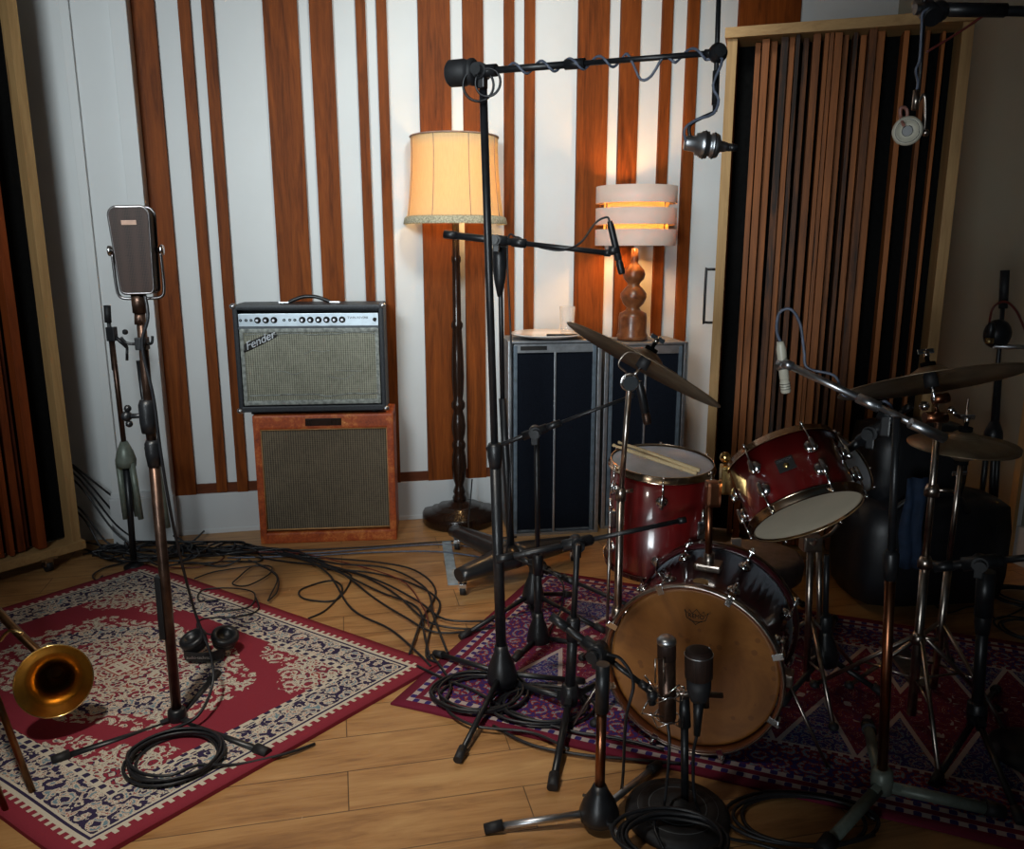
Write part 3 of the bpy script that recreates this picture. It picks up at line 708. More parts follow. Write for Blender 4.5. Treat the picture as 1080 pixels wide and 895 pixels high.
def boom(t, a, b, clampt, r=.008, mat=None, r2=None, cw=None, label=None, g=1.0):
    """a boom arm of stand t from a to b with a clamp at fraction clampt"""
    a, b = V(a), V(b); mat = mat or M_black; r2 = r2 or r*.75; m_ = lerp(a, b, .48); d = (b-a).normalized()
    bo = MB().cyl(a, m_, r, seg=12).cyl(m_ - d*.01, b, r2, seg=12).cyl(m_-d*.04, m_+d*.015, r+.004, seg=12).cyl(a - d*.002, a + d*.05, r+.0025, seg=12).cyl(b-d*.02, b+d*.004, r2+.003, seg=10).build('boom_arm', mat, t, label=label)
    c = lerp(a, b, clampt) - V((0, 0, .03*(1-g))); side = d.cross(V((0, 0, 1))).normalized(); up = side.cross(d).normalized()
    k = MB(); k.cyl(c - d*.045*g, c + d*.045*g, r+.007*g, seg=14)
    k.cyl(c - side*.022*g, c + side*.022*g, .021*g, seg=18); k.box(c - V((0, 0, .02)), (.024, .026, .05), axes(V((0, 0, 1)), d), .004)
    kb = k.build('boom_clamp', M_black, t)
    q = MB(); q.cyl(c + side*.02, c + side*.042, .013, .016, 12); q.build('tightening_knob', M_black, kb)
    if cw:
        MB().lathe([(0, 0), (cw*.85, 0), (cw, .006), (cw, .05), (cw*.92, .056), (cw*.92, .066), (cw, .07), (cw, .078), (cw*.8, .085), (0, .085)], a - d*.07, d, 28).build('counterweight', M_rubber, t)
    return d
# A: tall black boom stand in the middle
Ay = 2.40
hubA = at(530, 705, Ay)
bA = V((hubA.x + .0, Ay, 0)); topA = at(508, 92, Ay); topA2 = at(509, 76, Ay)
feetA = [fl(484, 803), fl(461, 693), fl(612, 722)]
tA, hA = stand('tall black boom stand in the centre, its arm reaching over the drums to the right', bA, topA2, feetA, split=.43, r_lo=.017, r_up=.0115, hub_z=hubA.z, hub_r=.048)
a_, b_ = at(497, 76, Ay), at(752, 56, 2.12); dA = boom(tA, a_, b_, .05, .0095, cw=.036)
jr = at(757, 56, 2.12)
k = MB(); k.ball(jr, .024, 14); k.cyl(jr - V((0, .03, 0)), jr + V((0, .03, 0)), .015, seg=12); k.build('joint', M_black, tA)
rt, rb_ = at(759, -30, 2.12), at(754, 118, 2.12)
MB().cyl(rt, rb_, .0062, seg=10).cyl(lerp(rt, rb_, .70), lerp(rt, rb_, .95), .009, seg=10).build('drop_rod', M_black, tA)
ck = MB(); ck.torus(at(505, 92, Ay) + V((0, -.03, 0)), (0, 1, 0), .042, .0035, 28, 6); ck.torus(at(515, 90, Ay) + V((0, -.04, 0)), (.3, 1, 0), .036, .0035, 28, 6)
tag(ck.build('cable', M_cable), 'small black cable loop hanging on the clamp of the tall centre boom stand', 'cable')
# B: second boom stand behind it on a rolling base
By = 3.30; bB = fl(546, 597, .0); bB = V((at(540, 590, By).x, By, 0)); topB = at(527, 253, By)
tB = thing('microphone_stand', 'black boom stand on a heavy three-legged rolling base, its arm pointing at the table lamp', 'microphone stand', bB)
midB = at(530, 420, By)
MB().cyl(V((bB.x, By, .08)), midB, .016, seg=12).build('lower_tube', M_black, tB); MB().cyl(midB, topB, .010, seg=12).build('upper_tube', M_black, tB)
MB().lathe([(0, -.19), (.010, -.19), (.024, -.12), (.030, -.06), (.030, .0), (.014, .03), (0, .03)], at(527, 262, By), seg=16).build('clutch', M_black, tB)
boom(tB, at(469, 247, By-.02), at(643, 267, 3.15), .32, .014, r2=.010)
M_castbase = mk('black_cast_base', (.016, .017, .019), .33, 0, .2, 20, 0, .25)
for i, (f, n_) in enumerate(((fl(484, 628), 1), (fl(480, 578), 1), (fl(608, 590), 1))):
    hb = V((bB.x, bB.y, .12)); d = (f - V((bB.x, bB.y, 0))); d.z = 0; L = d.length; d.normalize(); sd = V((-d.y, d.x, 0))
    lg = MB(); rings = []
    for k in range(9):
        q = k/8; w_ = .075*(1-q) + .040*q; h_ = .055*(1-q)+.028*q; c = hb + d*(L*q) - V((0, 0, .030*q + .0))
        rings.append([lg.bm.verts.new(c + sd*(w_*math.cos(a)) + V((0, 0, h_*math.sin(a)))) for a in [2*PI*j/12 for j in range(12)]])
    for r0, r1 in zip(rings, rings[1:]):
        for j in range(12):
            ff = lg.bm.faces.new((r0[j], r0[(j+1) % 12], r1[(j+1) % 12], r1[j])); ff.smooth = True
    lg.bm.faces.new(rings[0]); lg.bm.faces.new(rings[-1])
    lo = lg.build('leg', M_castbase, tB)
    e = hb + d*(L-.02); cs = MB().cyl(V((e.x, e.y, .095)), V((e.x, e.y, .045)), .018, .014, 12).box(V((e.x, e.y, .038)), (.034, .034, .03), None, .004)
    cs.build('castor', M_chrome, lo)
    MB().cyl(V((e.x-.012, e.y, .022)), V((e.x+.012, e.y, .022)), .022, seg=16).build('wheel', M_rubber, lo)
# C: stand behind the centre, boom under the left cymbal
bC = V((at(568, 655, 2.74).x, 2.74, 0)); topC = at(566, 452, 2.74)
tC, hC = stand('black boom stand with a rubber bell hub, its arm rising to the left cymbal', bC, topC, [fl(543, 698), fl(640, 686), fl(560, 640)], r_lo=.014, split=.4, hub_z=at(570, 668, 2.74).z)
boom(tC, at(514, 474, 2.72), at(668, 417, 2.70), .33, .008)
# D: low stand
Dy = 2.98; bD = V((at(562, 640, Dy).x, Dy, 0)); topD = at(563, 592, Dy)
tD, hD = stand('short black boom stand with its arm sloping down behind the bass drum', bD, topD, [fl(488, 674), fl(636, 668), fl(600, 630)], r_lo=.013, split=.6, hub_z=.10)
boom(tD, at(549, 589, Dy-.02), at(668, 640, 2.62), .18, .010, M_black)
# E: in front, boom to the floor tom
Ey = 2.26; bE = V((at(600, 732, Ey).x, Ey, 0)); topE = at(609, 574, Ey)
tE, hE = stand('black boom stand left of the bass drum, its arm level with the floor tom', bE, topE, [fl(583, 832), fl(532, 722), fl(668, 705)], r_lo=.016, split=.55, hub_z=at(600, 732, Ey).z, hub='cyl', leg_r=.011)
boom(tE, at(524, 590, Ey+.02), at(722, 548, 2.36), .42, .010)
# F: front, copper lower tube, boom to the kick microphone
Fy = 1.83; hubF = at(632, 850, Fy+.0); bF = V((fl(632, 850, .06).x, fl(632, 850, .06).y, 0)); Fy = bF.y; topF = at(636, 700, Fy)
tF, hF = stand('short boom stand in front of the bass drum with a copper-brown tube and chrome legs', bF, topF, [fl(516, 878), fl(692, 812), fl(676, 915)], mat_lo=M_copper, r_lo=.0125, r_up=.017, split=.72, hub_z=.06, leg_mat=M_silver, hub_r=.048, hub_h=.72, clutch=False)
boom(tF, at(582, 650, Fy+.15), at(682, 725, Fy+.02), .5, .010)
# G: round weighted base with a double clamp
bG = fl(714, 862); tG = thing('microphone_stand', 'short microphone stand on a round black weighted base in front of the bass drum', 'microphone stand', bG)
MB().lathe([(0, 0), (.128, 0), (.133, .006), (.131, .020), (.118, .030), (.105, .029), (.100, .034), (.080, .036), (.076, .033), (.070, .037), (.030, .045), (.020, .06), (0, .06)], bG, seg=44).build('base', M_rubber, tG)
for R_ in (.072, .100): MB().torus(bG + V((0, 0, .0355 if R_ < .09 else .0325)), (0, 0, 1), R_, .0016, 44, 6).build('base_ring', mk('worn_grey_edge', (.10, .11, .12), .5), tG)
tpG = at(722, 765, bG.y); MB().cyl(bG + V((.018, 0, .05)), tpG, .010, seg=12).build('tube', M_black, tG)
MB().cyl(tpG, at(722, 735, bG.y), .016, .012, 12).build('clutch', M_black, tG)
MB().cyl(at(697, 730, bG.y), at(762, 733, bG.y), .007, seg=10).cyl(at(744, 722, bG.y), at(744, 745, bG.y), .010, seg=10).build('crossbar', M_chrome_d, tG)
# left ribbon microphone stand
Ly = 2.22; hubL = at(187, 757, Ly); bL = V((hubL.x, Ly, 0)); topL = at(147, 318, Ly)
tL, hL = stand('brown metal microphone stand on the red rug carrying the ribbon microphone', bL, topL, [fl(60, 806), fl(280, 798), fl(228, 716)], mat_lo=M_bronze, mat_up=M_bronze, leg_mat=M_black, r_lo=.0150, r_up=.0125, split=.68, hub='cyl', hub_z=hubL.z, leg_r=.012)
cl = at(156, 438, Ly)
k = MB(); k.lathe([(0, -.05), (.020, -.05), (.023, -.02), (.023, .03), (.018, .045), (0, .045)], cl, (topL-bL), 16); k.cyl(cl, cl + V((-.05, -.01, 0)), .007); k.build('collar', M_black, tL)
MB().ball(cl + V((-.055, -.01, 0)), .015).ball(cl + V((-.05, -.01, .022)), .010).ball(cl + V((-.05, -.01, -.022)), .010).build('wing_knob', M_black, tL)
k = MB(); kk = at(150, 362, Ly); k.box(kk, (.03, .03, .035), None, .004); k.tube([kk, kk + V((-.04, 0, .0)), kk + V((-.055, -.005, .018))], .004); k.tube([kk, kk + V((.025, 0, .0)), kk + V((.03, 0, .02))], .004); k.build('cable_hook', M_black, tL)
MB().box(lerp(bL, topL, .30) + V((-.016, -.004, 0)), (.018, .024, .20), axes(topL-bL), .003).build('cable_holder', M_black, tL)
# folded grey-green stand behind it
Gy = 3.45; gb_ = at(139, 572, Gy); gb_ = V((gb_.x, Gy, .0)); gt = at(113, 322, Gy)
tg = thing('microphone_stand', 'folded stand with grey-green legs behind the ribbon microphone stand', 'microphone stand', gb_)
hub = at(132, 478, Gy)
MB().cyl(hub, at(118, 358, Gy), .011).build('lower_tube', M_bronze, tg); MB().cyl(at(120, 390, Gy), gt, .008).build('upper_tube', M_black, tg)
MB().cyl(at(113, 322, Gy), at(114, 340, Gy), .014).build('grip', M_rubber, tg)
MB().box(at(118, 352, Gy), (.035, .035, .06), None, .004).cyl(at(118, 352, Gy), at(134, 366, Gy), .008).cyl(at(134, 366, Gy), at(134, 380, Gy), .006).ball(at(132, 350, Gy), .012).build('clamp', M_black, tg)
MB().lathe([(0, -.06), (.040, -.06), (.044, -.03), (.034, .01), (.015, .055), (0, .055)], hub, seg=20).build('hub', M_greygreen, tg)
for ox, oy in ((-.028, -.01), (.030, -.012), (.0, .03)):
    MB().cyl(hub + V((ox, oy, -.04)), hub + V((ox*1.2+.01, oy, -.30)), .014, .012, 12).build('leg', M_greygreen, tg)
MB().cyl(hub + V((0, 0, -.05)), V((gb_.x, Gy, .01)), .015, .013, 12).build('centre_column', M_black, tg)
MB().lathe([(0, 0), (.045, 0), (.045, .01), (.015, .03), (0, .03)], gb_, seg=20).build('base', M_black, tg)
# second folded grey-green stand just right of it
Gy2 = 3.5; g2 = at(176, 548, Gy2)
t = thing('microphone_stand', 'thin folded grey-green stand leaning at the white pier, right of the ribbon microphone stand', 'microphone stand', V((g2.x, Gy2, .0)))
MB().cyl(at(165, 487, Gy2), at(177, 556, Gy2), .015, .013, 10).build('leg', M_greygreen, t)
MB().cyl(at(157, 470, Gy2), at(166, 493, Gy2), .022, .024, 12).build('hub', M_greygreen, t)
MB().cyl(at(166, 490, Gy2+.02), V((at(172, 560, Gy2+.02).x, Gy2+.02, .0)), .010).build('centre_column', M_black, t)
MB().cyl(at(158, 472, Gy2), at(146, 380, Gy2), .010).build('upper_tube', M_black, t)
# H: silver boom over the tom, stand on grey-green legs
Hy = 1.93; hubH = at(931, 818, Hy); bH = V((fl(931, 830, .05).x, fl(931, 830, .05).y, 0)); Hy = bH.y
topH = at(946, 440, Hy)
tH, hH = stand('microphone stand with copper-brown tube and grey-green legs, its silver arm over the red tom', bH, topH, [fl(868, 900), fl(1052, 860), fl(915, 770)], mat_lo=M_copper, mat_up=M_black, r_lo=.0125, split=.66, hub='cyl', hub_z=.07, leg_mat=M_greygreen, leg_r=.016, hub_mat=M_greygreen)
boom(tH, at(996, 462, Hy-.02), at(828, 383, 2.08), .33, .0095, M_silver, r2=.0095, label='silver boom arm', g=.5)
MB().cyl(at(996, 462, Hy-.02), at(960, 446, Hy-.02), .0125).build('grip', M_silver, tH)
# black arm to the far side of the tom
by = 2.35
# I: thick black stand at the right
Iy = 2.12; bI = V((at(1030, 770, Iy).x, Iy, 0)); topI = at(1040, 602, Iy)
tI, hI = stand('thick black stand at the right edge with a level black arm', bI, topI, [fl(985, 830), fl(1075, 870), fl(1050, 730)], r_lo=.016, r_up=.024, split=.75, hub_z=.10, hub='cyl')
boom(tI, at(985, 598, Iy+.05), at(1130, 583, Iy-.1), .35, .013)
# J: overhead arm coming in from the right edge
Jy = 2.05; tJ = thing('microphone_stand', 'black overhead arm coming in from the right edge above the drums', 'microphone stand', V((at(1150, 400, Jy).x, Jy, 0)))
jb = V((at(1200, 100, Jy).x, Jy, .0)); jt = at(1200, 14, Jy)
MB().cyl(jb + V((0, 0, .05)), jt, .013).build('tube', M_black, tJ)
MB().lathe([(0, 0), (.12, 0), (.12, .02), (.05, .04), (0, .05)], jb, seg=32).build('base', M_black, tJ)
MB().cyl(jt, at(965, 10, Jy), .012).cyl(at(1060, 11, Jy), at(990, 10, Jy), .016).build('boom_arm', M_black, tJ)
MB().cyl(at(978, 0, Jy)+V((0, .03, 0)), at(978, 22, Jy)+V((0, -.03, 0)), .022, seg=16).ball(at(990, 12, Jy), .024).build('joint', M_black, tJ)
MB().cyl(at(975, -30, Jy), at(975, 20, Jy), .007).cyl(at(975, 20, Jy), at(968, 110, Jy), .0035).build('drop_rod', M_black, tJ)
# K: folded stand leaning by the right wall
Ky = 3.3; kt = at(1061, 285, Ky); kb_ = at(1046, 575, Ky); kb_ = V((kb_.x, Ky, 0))
t = thing('microphone_stand', 'folded black stand standing against the right wall', 'microphone stand', kb_)
MB().cyl(at(1044, 480, Ky), kt, .009).build('upper_tube', M_black, t)
MB().cyl(kb_, at(1053, 400, Ky), .013).build('lower_tube', M_black, t)
MB().cyl(at(1060, 285, Ky), at(1058, 325, Ky), .017).build('grip', M_rubber, t)
MB().lathe([(0, -.05), (.04, -.05), (.035, 0), (.015, .05), (0, .05)], at(1048, 455, Ky), seg=16).build('hub', M_black, t)
for ox in (-.045, .045): MB().cyl(at(1047, 455, Ky) + V((ox*.5, -.01, -.02)), at(1040 + ox*180, 552, Ky) , .011).build('leg', M_black, t)
MB().cyl(at(1048, 365, Ky-.05), at(1110, 367, Ky-.05), .009).build('boom_arm', M_silver, t)
MB().ball(at(1052, 352, Ky-.03), .055, 14, (1, .8, 1.1)).build('clamp', M_black, t)

# ------------------------------------------------------------------ microphones
def pencil(label, a, b, r, mat, capmat=None, group=None, slot=True):
    """small microphone: a = cable end, b = capsule end"""
    a, b = V(a), V(b); d = (b-a); L = d.length; d.normalize()
    t = thing('microphone', label, 'microphone', a, group)
    MB().lathe([(0, 0), (r*.7, 0), (r*.8, .008), (r, .02), (r, L*.72), (r*.93, L*.73), (0, L*.73)], a, d, 18).build('body', mat, t)
    MB().lathe([(0, L*.72), (r*.93, L*.72), (r*.93, L*.78), (r*1.04, L*.79), (r*1.04, L*.97), (r*.9, L), (0, L)], a, d, 18).build('capsule', capmat or mat, t)
    g = MB()
    for k in range(3): g.torus(a + d*L*(.82+.05*k), d, r*1.045, .0009, 20, 5)
    g.build('grille_ring', M_ink, t)
    return t
# pencil mic on B
mb0, mb1 = at(643, 233, 3.12), at(656, 289, 3.12); pencil('slim black microphone pointing down in front of the table lamp', mb0, mb1, .013, M_black)
tag(MB().cyl(lerp(mb0, mb1, .55)-V((.03, 0, 0)), lerp(mb0, mb1, .55)+V((.008, 0, 0)), .017, seg=12).build('microphone_clip', M_black), 'black clip holding the slim microphone by the table lamp', 'clip')
# mic under left cymbal
mc0, mc1 = at(674, 402, 2.68), at(683, 447, 2.68); t = pencil('small brown-labelled microphone hanging under the left cymbal', mc0, mc1, .014, M_black, M_bronze)
lq = MB(); lq.box(lerp(mc0, mc1, .62) + V((0, -.016, 0)), (.022, .005, .10), axes(V((mc0-mc1)), V((1, 0, 0))).to_3x3() @ Matrix.Rotation(0, 3, 'X'), .001)
# cream pencil over the tom
mh0, mh1 = at(823, 360, 2.10), at(829, 414, 2.10); pencil('cream pencil microphone above the red tom on the silver arm', mh0, mh1, .0125, M_cream, M_cream)
tag(MB().cyl(lerp(mh0, mh1, .45) + V((-.010, 0, 0)), at(830, 385, 2.08), .016, .010, 14).build('microphone_clip', M_silver), 'silver clip joining the cream microphone to the silver arm', 'clip')
# two round studio microphones overhead
def lollipop(label, c, axis, stem_top, group):
    c = V(c); axis = V(axis).normalized()
    t = thing('microphone', label, 'microphone', c, group)
    m1 = MB(); q_ = .72; m1.lathe([(r*.88, h*q_) for r, h in [(0, -.075), (.010, -.075), (.014, -.06), (.016, -.045), (.030, -.038), (.034, -.030), (.034, -.012), (.030, -.010), (.030, -.004), (.037, 0), (.037, .022), (.033, .026), (.030, .040), (.022, .044), (.020, .075), (.017, .080), (0, .080)]], c, axis, 28)
    m1.build('body', M_silver, t)
    g = MB(); g.torus(c + axis*-.015, axis, .0305, .002, 28, 6); g.torus(c + axis*.008, axis, .0330, .0018, 28, 6); g.build('ring', M_rubber, t)
    MB().cyl(c - axis*.053, c - axis*.075, .010, .008, 14).build('connector', M_black, t)
    side = axis.cross(V((0, 0, 1))).normalized(); 
    y = MB(); up = V(stem_top); y.tube([c + axis*.03 + side*.0, c + axis*.045 - V((0,0,-.02)), lerp(c, up, .6) + axis*.05, up], .0045, 8, 4); y.build('swivel_bracket', M_black, t)
    return t
c1 = at(746, 153, 2.12)
lollipop('silver ribbed microphone hanging side-on from the tall centre boom', c1, (-1, .05, .10), at(754, 118, 2.12), 'silver overhead microphones')
M_conn = M_black
c2 = at(957, 138, Jy)
axj = (V((0, 0, CAM_H)) - c2).normalized(); t = thing('microphone', 'silver microphone seen end-on hanging from the right overhead arm', 'microphone', c2)
MB().lathe([(0, -.05), (.020, -.05), (.030, -.03), (.034, -.01), (.034, .012), (.030, .020), (.024, .021), (.022, .014), (.013, .012), (0, .012)], c2, axj, 30).build('body', M_cream, t)
MB().torus(c2 + axj*.018, axj, .026, .003, 30, 6).build('ring', M_ink, t)
MB().cyl(c2 + axj*.01, c2 + axj*.035, .013, .011, 18).build('connector', M_black, t)
MB().tube([c2 + V((.036, 0, -.0)), at(974, 140, Jy), at(976, 125, Jy), at(975, 100, Jy), at(968, 108, Jy)], .004, 8).ball(at(976, 140, Jy), .009).build('swivel_bracket', M_chrome_d, t)
MB().cyl(at(967, 95, Jy), at(965, 116, Jy), .008).build('shackle', M_chrome_d, t)
# big ribbon microphone on the left
rc = at(143.5, 264, Ly); up = V((0, 0, 1)); Wm, Hm, Dm = .098, .222, .06
t = thing('microphone', 'large dark brown ribbon microphone with chrome yoke on the left', 'microphone', at(147, 312, Ly))
RY = Matrix.Rotation(.12, 3, 'Z') @ Matrix.Rotation(-.02, 3, 'Y')
b = MB(); prof = []
def rrect(w, h, r, n=5):
    o = []
    for cx, cy, a0_ in ((w/2-r, h/2-r, 0), (-w/2+r, h/2-r, PI/2), (-w/2+r, -h/2+r*.6, PI), (w/2-r, -h/2+r*.6, 1.5*PI)):
        for k in range(n+1): a = a0_ + PI/2*k/n; rr = r if cy > 0 else r*.6; o.append((cx + rr*math.cos(a), cy + rr*math.sin(a)))
    return o
Mx = Matrix.Translation(rc) @ (RY @ Matrix(((1, 0, 0), (0, 0, -1), (0, 1, 0)))).to_4x4()
b.prism(rrect(Wm, Hm, .020), Mx @ Matrix.Translation((0, 0, -Dm/2)), Dm)
M_rib, nt, bs = newmat('perforated_dark_grille'); vo = node(nt, 'ShaderNodeTexVoronoi'); vo.inputs['Scale'].default_value = 260; vo.inputs['Randomness'].default_value = .1
nt.links.new(coords(nt), vo.inputs['Vector']); nt.links.new(ramp(nt, vo.outputs['Distance'], [(.2, (.004, .003, .003)), (.5, (.030, .016, .012))]), bs.inputs['Base Color']); bs.inputs['Roughness'].default_value = .55; bs.inputs['Specular IOR Level'].default_value = .25
b.build('grille_body', M_rib, t)
o_ = rrect(Wm+.004, Hm+.004, .022); fr = MB(); fr.tube([Mx @ V((x, y, Dm/2-.004)) for x, y in o_], .0035, 6, 1, True); fr.tube([Mx @ V((x, y, -Dm/2+.004)) for x, y in o_], .0035, 6, 1, True)
fr.box(Mx @ V((0, Hm/2+.0005, 0)), (Wm-.036, Dm, .003), RY, .001); fr.build('frame', M_gun, t)
for k in (-1, 1): MB().box(Mx @ V((0, k*.0-.035, Dm/2+.001)), (Wm-.006, .004, .006), RY, .001)
yk = MB(); yk.tube([Mx @ V((-.062, -.0, 0)), Mx @ V((-.062, -.09, 0)), Mx @ V((-.055, -.122, 0)), Mx @ V((-.03, -.128, 0)), Mx @ V((0, -.128, 0)), Mx @ V((.03, -.128, 0)), Mx @ V((.055, -.122, 0)), Mx @ V((.062, -.09, 0)), Mx @ V((.062, 0, 0))], .0042, 8, 4)
yk.build('yoke', M_gun, t)
for k in (-1, 1): MB().lathe([(0, 0), (.008, 0), (.007, .008), (.014, .014), (.014, .020), (0, .021)], Mx @ V((k*.05, 0, 0)), RY @ V((k, 0, 0)), 16).build('pivot_screw', M_chrome, t)
MB().cyl(at(146, 309, Ly), at(147, 330, Ly), .020, .017, 16).cyl(at(147, 330, Ly), at(148, 342, Ly), .013, .015, 16).build('shock_mount', M_bronze, t)
pl = Mx @ V((0, .072, Dm/2+.002)); MB().box(pl, (.038, .002, .012), RY, .001).build('name_plate', M_tan, t, label='small worn name plate')
# kick drum microphones
ky = Fy + .03
k0, k1 = at(704, 760, ky), at(703, 672, ky)
t = thing('microphone', 'brown cylindrical microphone with silver top in a shock mount before the bass drum', 'microphone', k0)
dk = (k1-k0).normalized(); Lk = (k1-k0).length
MB().lathe([(0, 0), (.018, 0), (.0215, .01), (.0215, Lk-.055), (0, Lk-.055)], k0, dk, 24).build('body', M_bronze, t)
MB().lathe([(0, Lk-.055), (.0225, Lk-.055), (.0225, Lk-.012), (.018, Lk-.003), (0, Lk)], k0, dk, 24).build('capsule', M_rib, t)
MB().lathe([(.0225, Lk-.014), (.0235, Lk-.014), (.0235, Lk-.006), (.016, Lk+.002), (0, Lk+.003)], k0, dk, 24).build('top_cap', M_silver, t)
MB().tube([at(691, 720, ky-.03), at(691, 695, ky-.03), at(700, 694, ky-.03), at(700, 722, ky-.03)], .002, 6, 1).build('side_bracket', M_chrome_d, t)
sm = thing('shock_mount', 'wire shock mount gripping the silver-topped microphone', 'shock mount', at(690, 735, ky))
w1 = MB(); cc = lerp(k0, k1, .35); cc2 = lerp(k0, k1, .05)
for c_ in (cc, cc2):
    w1.torus(c_, dk, .030, .0018, 20, 6); w1.tube([c_ + V((.042*math.cos(a), .042*math.sin(a), .012*(-1)**i)) for i, a in enumerate([k*PI/4 for k in range(8)])], .0018, 6, 1, True)
w1.build('suspension_ring', M_chrome, sm)
for q_ in ((( 680, 712), (697, 735)), ((683, 726), (702, 740)), ((700, 735), (716, 722)), ((716, 722), (722, 725)), ((676, 752), (700, 756)), ((684, 738), (676, 752))):
    MB().cyl(at(*q_[0], ky-.02), at(*q_[1], ky-.03), .0022, seg=8).build('wire_arm', M_chrome, sm)
MB().ball(at(688, 733, ky-.02), .014).cyl(at(684, 722, ky-.01), at(688, 742, ky-.01), .010).build('joint', M_black, sm)
k0, k1 = at(737, 738, bG.y-.03), at(737, 684, bG.y-.03)
t = thing('microphone', 'fat black dynamic microphone standing upright before the bass drum', 'microphone', k0)
dk = (k1-k0).normalized(); Lk = (k1-k0).length
MB().lathe([(0, 0), (.020, 0), (.024, .01), (.029, .03), (.030, Lk*.45), (0, Lk*.45)], k0, dk, 28).build('body', M_rubber, t)
MB().lathe([(.030, Lk*.44), (.033, Lk*.46), (.034, Lk*.9), (.031, Lk*.97), (.020, Lk), (0, Lk)], k0, dk, 28).build('grille', M_rib, t)
MB().torus(k0 + dk*(Lk*.90), dk, .0335, .0015, 28, 6).build('grille_ring', M_silver, t)
MB().cyl(k0 + dk*.004, at(735, 775, bG.y-.03), .014, .008, 14).build('connector', M_black, t)

# ------------------------------------------------------------------ trombone
bc = at(57, 718, 2.13); ax = camdir(.50, .05, -.78); ax = camdir(.46, .18, -.86)
t = thing('trombone', 'shiny brass trombone at the lower left with bell facing up and slide on the rug', 'trombone', at(38, 850, 1.86))
neck = at(12, 655, 2.32)
bl = MB(); R_ = .1015
prof_o = [(R_, 0), (R_*.93, -.012), (R_*.80, -.03), (R_*.64, -.055), (R_*.50, -.085), (R_*.36, -.13), (R_*.26, -.18), (R_*.19, -.25), (R_*.15, -.30)]
bl.lathe(prof_o + [(r-.0016, h+.0005) for r, h in prof_o[::-1]], bc, ax, 48)
bl.torus(bc, ax, R_, .0022, 48, 6); be = bl.build('bell', M_brass, t)
e0 = bc - ax*.29; dneck = at(-60, 590, 2.62)
MB().tube([bc - ax*.285, bc - ax*.36, lerp(bc - ax*.36, dneck, .3), dneck, at(-140, 560, 2.5)], .0145, 14, 6).build('neck_pipe', M_brass_d, t)
s0, s1 = at(37, 842, 1.88), at(-70, 560, 2.02)
s1 = s0 + (s1-s0).normalized()*.95; off = V((.0, -.075, .0)); off = (s1-s0).cross(V((1, .2, 0))).normalized()*.0 + V((-.028, -.07, 0))
MB().cyl(s0, s1, .0075, seg=14).cyl(lerp(s0, s1, .02), lerp(s0, s1, .55), .0088, seg=14).build('outer_slide', M_brass_d, t)
MB().cyl(s0 + off, s1 + off, .0075, seg=14).build('outer_slide', M_brass_d, t)
MB().tube([s0, s0 + (s0-s1).normalized()*.020 + off*.2, s0 + (s0-s1).normalized()*.024 + off*.5, s0 + (s0-s1).normalized()*.020 + off*.8, s0 + off], .0088, 12, 4).build('slide_crook', M_brass_d, t)
MB().cyl(lerp(s0, s1, .72), lerp(s0, s1, .72) + off, .005).build('slide_brace', M_brass, t)
MB().tube([s1, s1 + (s1-s0).normalized()*.06, at(-140, 560, 2.5)], .010, 12, 6).build('gooseneck', M_brass_d, t)
MB().tube([at(0, 676, 2.2), at(10, 665, 2.2), at(24, 668, 2.2)], .005, 8).build('brace', M_brass, t)

# ------------------------------------------------------------------ headphones
hc = fl(216, 690); t = thing('headphones', 'black headphones lying on the red rug behind the ribbon microphone stand', 'headphones', hc)
for px_, py_, tilt in ((205, 676, -.30), (237, 673, .28)):
    c = fl(px_, py_, .075); a_ = V((tilt, -.28, 1)).normalized(); 
    o = MB().lathe([(0, -.030), (.030, -.030), (.040, -.02), (.044, 0), (.043, .004), (0, .004)], c, a_, 28).build('ear_cup', M_rubber, t)
    MB().lathe([(.044, .0), (.048, .008), (.046, .020), (.034, .025), (.026, .018), (.022, .006), (0, .005)], c, a_, 28).build('ear_pad', M_black, o)
c = fl(214, 695, .02); bd = MB(); pts = [c + V((.068*math.cos(a), -.045*math.sin(a) + .02, .012)) for a in [PI*k/12 for k in range(-1, 14)]]
for p, q_ in zip(pts, pts[1:]): bd.box((p+q_)/2 + V((0, 0, .008)), ((q_-p).length+.003, .006, .034), axes(V((0, 0, 1)), (q_-p)), .001)
bo = bd.build('headband', M_rubber, t)
Mt = Matrix.Translation(c + V((0, -.030, .022))) @ Matrix(((1, 0, 0), (0, 0, -1), (0, 1, 0))).to_4x4()
text('band_lettering', 'audio-technica', M_silver, bo, Mt, .015)

# ------------------------------------------------------------------ light blue strip by the rolling base
p0, p1 = fl(471, 572), fl(478, 617); d = (p1-p0); d.z = 0
tag(MB().box((p0+p1)/2 + V((0, 0, .004)), (d.length, .045, .008), axes((0, 0, 1), d), .001).build('plastic_strip', mk('pale_blue_plastic', (.30, .38, .44), .4)), 'pale blue flat strip on the floor between the cables and the rolling stand base', 'strip')
